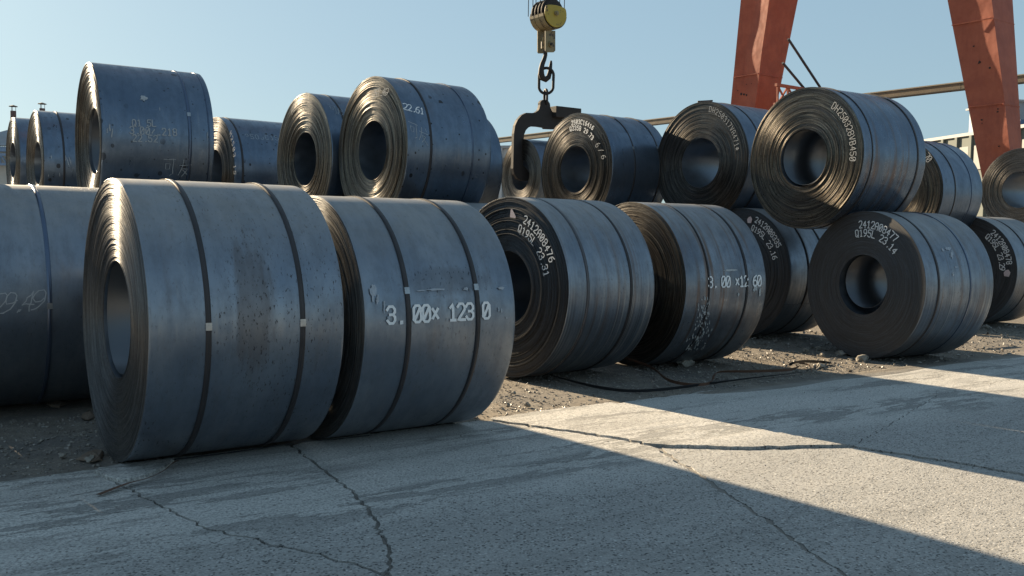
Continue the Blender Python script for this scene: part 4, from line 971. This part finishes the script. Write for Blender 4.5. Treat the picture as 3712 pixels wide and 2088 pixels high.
def seam(rowsz, z, nm, proud=.012):
    i = int((11.5 - z) / 11.5 * 59); _, tl, tm, wa = rowsz[i]
    mb = MB(); mb.bar(st(S0 - proud, tl + .01, z), st(S0 + .10, tm - .004, z + .03), .02, .03); mb.bar(st(S0 + .02, tm + proud, z), st(S0 + wa, tm + proud, z), .02, .03)
    child(mb.build(nm, RED, None), gan)
for z in (3.1, 5.4, 7.9): seam(R2, z, 'weld_seam')
for z in (4.6, 7.4): seam(R1, z, 'weld_seam')
HOLE = simple('dark_hole', (.02, .018, .016), .8)
def patch(rowsz, z, f, sz, seed):
    i = int((11.5 - z) / 11.5 * 59); _, tl, tm, wa = rowsz[i]; r = random.Random(seed); t_ = tl + (tm - tl) * f; b = (shade_buckle1 if rowsz is R1 else shade_buckle2)(f, z)
    pts = [Vector(st(S0 + b - .012, t_ + math.cos(a) * sz * r.uniform(.5, 1.2), z + math.sin(a) * sz * r.uniform(.5, 1.1))) for a in [k * math.pi / 4 for k in range(8)]]
    mb = MB(); mb.prism(pts, tuple(AX), .01); child(mb.build('burnt_hole', HOLE, None), gan)
for z, f, sz in ((3.35, .62, .085), (6.5, .75, .035), (6.7, .5, .05), (5.2, .78, .03), (5.28, .82, .025), (4.2, .7, .03), (5.0, .3, .035), (4.9, .31, .025), (7.2, .4, .03)): patch(R2, z, f, sz, int(z * 100))
for z, f, sz in ((6.75, .35, .06), (6.73, .45, .05), (6.7, .55, .05), (6.9, .2, .02), (7.1, .5, .02), (7.1, .7, .02)): patch(R1, z, f, sz, int(z * 100 + f * 10))
# stair rails behind the left leg and the lattice platform
for (a, b) in (((1983, 98), (2066, 224)), ((1969, 158), (2026, 226))):
    p = on_plane(a[0] * KD, a[1] * KD, UX * -21.5, UX); q = on_plane(b[0] * KD, b[1] * KD, UX * -21.5, UX)
    q = p + (q - p) * 1.5; mb = MB(); mb.tube([p, q], .045, 8); child(mb.build('stay_rod', simple('dark_rod', (.05, .05, .06), .5, .4), None), gan)
lt = MB()
def lp(x, y, off=0): return Vector(on_plane(x * KD, y * KD, UX * (-21.3 + off), UX))
for off in (0, -.7):
    lt.bar(lp(1952, 213, off), lp(2080, 234, off), .10); lt.bar(lp(1948, 262, off), lp(2080, 275, off), .10)
    for k in range(5):
        x = 1956 + k * 26; lt.bar(lp(x, 215 + k * 4, off), lp(x, 262 + k * 3, off), .06)
        lt.bar(lp(x, 215 + k * 4, off), lp(x + 26, 264 + k * 3, off), .05); lt.bar(lp(x + 26, 218 + k * 4, off), lp(x, 262 + k * 3, off), .05)
for k in range(6): lt.bar(lp(1956 + k * 24, 214 + k * 4, 0), lp(1956 + k * 24, 214 + k * 4, -.7), .05)
child(lt.build('lattice_platform', RED, None), gan)
mb = MB(); mb.bar(st(S0 + .5, -24, 11.8), st(S0 + .5, -12, 11.8), 1.2, 1.0); child(mb.build('end_beam', RED, None), gan)
mb = MB(); mb.bar(st(-8, -18.6, 12.7), st(S0 + 6, -18.6, 12.7), 1.0, 1.0); child(mb.build('main_girder', RED, None), gan)
mb = MB(); mb.box((hp(1980, 0).x, hp(1980, 0).y, 11.9), 1.6, 1.6, .8, Rz); child(mb.build('trolley', DARKST, None), gan)

# ------------------------------------------------------------------ elevated busbar beam
BEAMC = simple('weathered_beam', (.19, .155, .11), .8, 0, .3, 3, .3); BEAML = simple('pale_beam_top', (.36, .33, .27), .8, 0, .2, 3)
beam = empty('power_rail_beam'); tag(beam, 'long weathered beam carrying power rails high behind the crane legs', 'beam')
q = on_plane(3487, 312, np.array([16.5, 34, 0]), np.array([0, 1.0, 0])); bz = q[2]
q2 = on_plane(1812, 508, q, np.array([0, 0, 1.0])); bd = (q2 - q); bd[2] = 0; Lb = np.linalg.norm(bd); bd /= Lb
bv = Vector(bd)
def bp(d, dz=0.0, side_=0.0):
    n_ = Vector((bd[1], -bd[0], 0)); p = Vector(q) + bv * d + n_ * side_; return Vector((p.x, p.y, bz + dz))
k = 0
for i in range(-2, 16):
    d0 = i * 6.0; mb = MB(); mb.bar(bp(d0 + .01), bp(d0 + 5.99), .14, .22); mb.build('beam_section', BEAMC, beam)
mb = MB(); mb.bar(bp(-12, .135, .03), bp(96, .135, .03), .26, .04); mb.build('top_flange', BEAML, beam)
mb = MB(); mb.bar(bp(-12, -.13, .03), bp(96, -.13, .03), .3, .03); mb.build('bottom_rail', DARKST, beam)
for d0 in (5.6, 11, 22, 33, 46, 60):
    mb = MB(); mb.bar(bp(d0, .2, .12), bp(d0 - 1.3, -.2, .12), .04, .07); mb.bar(bp(d0 + .3, .24, 0), bp(d0 - .3, .24, 0), .3, .06); mb.bar(bp(d0 - 1.0, -.22, 0), bp(d0 - .2, -.22, 0), .5, .05); mb.build('bracket', DARKST, beam)
mb = MB(); c0 = bp(12.3, .35); mb.bar(c0 + Vector((-.35, 0, .32)), c0 + Vector((.35, 0, .37)), .07); mb.bar(c0 + Vector((-.18, 0, .3)), c0 + Vector((-.1, 0, -.3)), .05); mb.bar(c0 + Vector((.18, 0, .3)), c0 + Vector((.1, 0, -.3)), .05); mb.build('bracket', DARKST, beam)
mb = MB(); mb.box(bp(6.9, .26), .5, .3, .14, Rz); mb.build('junction_box', BEAML, beam)
for d0 in (-1.4, 17.5, 36, 58): mb = MB(); mb.bar(bp(d0, -.19), Vector((bp(d0).x, bp(d0).y, 0)), .22); mb.build('column', BEAMC, beam)

# ------------------------------------------------------------------ buildings
WALL = simple('pale_wall', (.15, .165, .15), .85, 0, .1, 1.2); WINF = simple('white_frame', (.20, .21, .21), .6); GLASS = simple('window_glass', (.12, .15, .18), .12, .2, .2, 1); TRIM = simple('grey_trim', (.33, .34, .35), .7); MTL = simple('pale_sheet_metal', (.27, .30, .33), .6, .1, .1, 1)
def facade_building(p_l, p_r, h, depth, label, floors, bays, wall=WALL, roofhouse=None):
    """p_l, p_r ground positions of the facade ends"""
    pl, pr = Vector((p_l[0], p_l[1], 0)), Vector((p_r[0], p_r[1], 0)); L = (pr - pl).length; d = (pr - pl).normalized(); n = Vector((d.y, -d.x, 0))
    if n.dot(Vector((0, -1, 0))) < 0: n = -n
    root = empty('building', pl); tag(root, label, 'building')
    def bx(x0, x1, y0, y1, z0, z1, nm, m, par=root):
        P = [pl + d * x + n * y + Vector((0, 0, z)) for x in (x0, x1) for y in (y0, y1) for z in (z0, z1)]
        mb = MB(); mb.add(P, [(0, 1, 3, 2), (4, 6, 7, 5), (0, 4, 5, 1), (2, 3, 7, 6), (0, 2, 6, 4), (1, 5, 7, 3)]); o = mb.build(nm, m)
        o.parent = par
        o.matrix_parent_inverse = Matrix.Translation(root.location).inverted() if par is root else Matrix.Translation(root.location).inverted()
        return o
    bx(0, L, -depth, 0, 0, h, 'wall', wall); bx(-.3, L + .3, -depth - .3, .3, h + .003, h + .35, 'parapet', TRIM)
    fh = (h - .8) / floors; bw = L / bays
    for f in range(floors):
        for b in range(bays):
            x0 = b * bw + bw * .2; x1 = (b + 1) * bw - bw * .2; z0 = f * fh + 1.0; z1 = (f + 1) * fh - .35
            wo = bx(x0, x1, .01, .12, z0, z1, 'window_frame', WINF); bx(x0 + .12, (x0 + x1) / 2 - .05, .121, .14, z0 + .12, z1 - .12, 'pane', GLASS, wo); bx((x0 + x1) / 2 + .05, x1 - .12, .121, .14, z0 + .12, z1 - .12, 'pane', GLASS, wo)
    for b in range(bays + 1): bx(b * bw - .2, b * bw + .2, .003, .3, 0, h - .01, 'pilaster', wall)
    if roofhouse:
        x0, x1, hh = roofhouse; bx(x0, x1, -6, -1.5, h + .353, h + hh, 'roof_house', MTL); bx(x0 - .3, x1 + .3, -6.3, -1.2, h + hh + .003, h + hh + .2, 'roof_edge', TRIM)
        for k in range(1, 6): xx = x0 + (x1 - x0) * k / 6; bx(xx - .04, xx + .04, -1.5, -1.46, h + .36, h + hh - .01, 'panel_joint', TRIM)
        bx(x1 - 3.2, x1 + 2, -1.1, -.4, h + .5, h + 1.0, 'roof_duct', simple('blue_duct', (.05, .10, .20), .5))
def at_depth(px, py, Y): 
    q = ray(px, py); t = Y / q[1]; return CAMP + q * t
pl_ = at_depth(3330, 520, 112); pr_ = at_depth(3900, 452, 88)
facade_building(pl_, pr_, (pl_[2] + pr_[2]) / 2 + .2, 14, 'pale office building with a metal roof house beyond the right crane leg', 3, 10, roofhouse=(7, 14.5, 3.1))
pl_ = at_depth(1690, 530, 120); pr_ = at_depth(1862, 521, 118)
facade_building(pl_, pr_, pl_[2] - .35, 10, 'small white building far behind the C hook', 3, 4, wall=simple('white_wall', (.5, .51, .52), .8))
# left shed with corrugated roof and two flues
shed = empty('shed'); pl_ = at_depth(-160, 560, 48); pr_ = at_depth(160, 552, 48); ztop = at_depth(0, 530, 48)[2]
tag(shed, 'white shed with a corrugated roof at the far left behind the coils', 'shed')
SHW = simple('shed_wall', (.48, .49, .46), .85, 0, .2, 2); BLUE = simple('blue_steel', (.20, .30, .45), .6)
x0, x1 = pl_[0], pr_[0]
mb = MB(); mb.box(((x0 + x1) / 2, 51, (ztop - .25) / 2), x1 - x0, 6, ztop - .25); mb.build('wall', SHW, shed)
mb = MB(); mb.bar((x0, 47.9, ztop - .15), (x1, 47.9, ztop - .15), .1, .25); mb.build('fascia', BLUE, shed)
mb = MB(); nrib = 40; V = []
for i in range(nrib * 2 + 1):
    x = x0 + (x1 - x0) * i / (nrib * 2); dz = .05 if i % 2 else 0; V += [(x, 47.8, ztop + dz), (x, 54.2, ztop + 1.6 + dz)]
mb.add(V + [(a, b, c - .03) for a, b, c in V], [(2 * i, 2 * i + 2, 2 * i + 3, 2 * i + 1) for i in range(nrib * 2)] + [tuple(j + len(V) for j in (2 * i + 1, 2 * i + 3, 2 * i + 2, 2 * i)) for i in range(nrib * 2)]); mb.build('corrugated_roof', MTL, shed)
zz = [at_depth(0, y, 47.7)[2] for y in (560, 595)]
mb = MB(); mb.bar((x0, 47.7, zz[0]), (x1, 47.7, zz[0]), .08, .12); mb.bar((x0, 47.7, zz[1]), (x1, 47.7, zz[1]), .08, .12)
for i in range(14):
    xx = x0 + (x1 - x0) * i / 13; mb.bar((xx, 47.7, zz[0]), (xx, 47.7, zz[1]), .06, .1); mb.bar((xx, 47.7, zz[0]), (xx + (x1 - x0) / 13, 47.7, zz[1]), .05, .05)
mb.build('eaves_truss', BLUE, shed)
FLUE = simple('brown_flue', (.13, .085, .08), .6, .3, .3, 3)
for px, ptop, lab in ((48, 402, 'brown flue pipe with rain cap at the far left, nearer the edge'), (153, 393, 'brown flue pipe with rain cap behind the second coil of the upper row')):
    top = at_depth(px, ptop, 50); r_ = 9.5 * 50 / FPX; fl = empty('flue', (top[0], 50, 0)); tag(fl, lab, 'flue pipe', 'flue pipes with rain caps')
    mb = MB(); mb.tube([(0, 0, 0.0), (0, 0, top[2])], r_, 16); mb.build('pipe', FLUE, fl, smooth=True, auto=True)
    mb = MB()
    for a in (0.3, 2.4, 4.5): mb.tube([(r_ * .85 * math.cos(a), r_ * .85 * math.sin(a), top[2] - .02), (r_ * .85 * math.cos(a), r_ * .85 * math.sin(a), top[2] + .24)], .012, 5)
    mb.build('cap_rod', DARKST, fl)
    mb = MB(); mb.tube([(0, 0, top[2] + .22), (0, 0, top[2] + .25), (0, 0, top[2] + .31)], [r_ * 1.55, r_ * 1.5, .03], 18); mb.build('rain_cap', DARKST, fl)
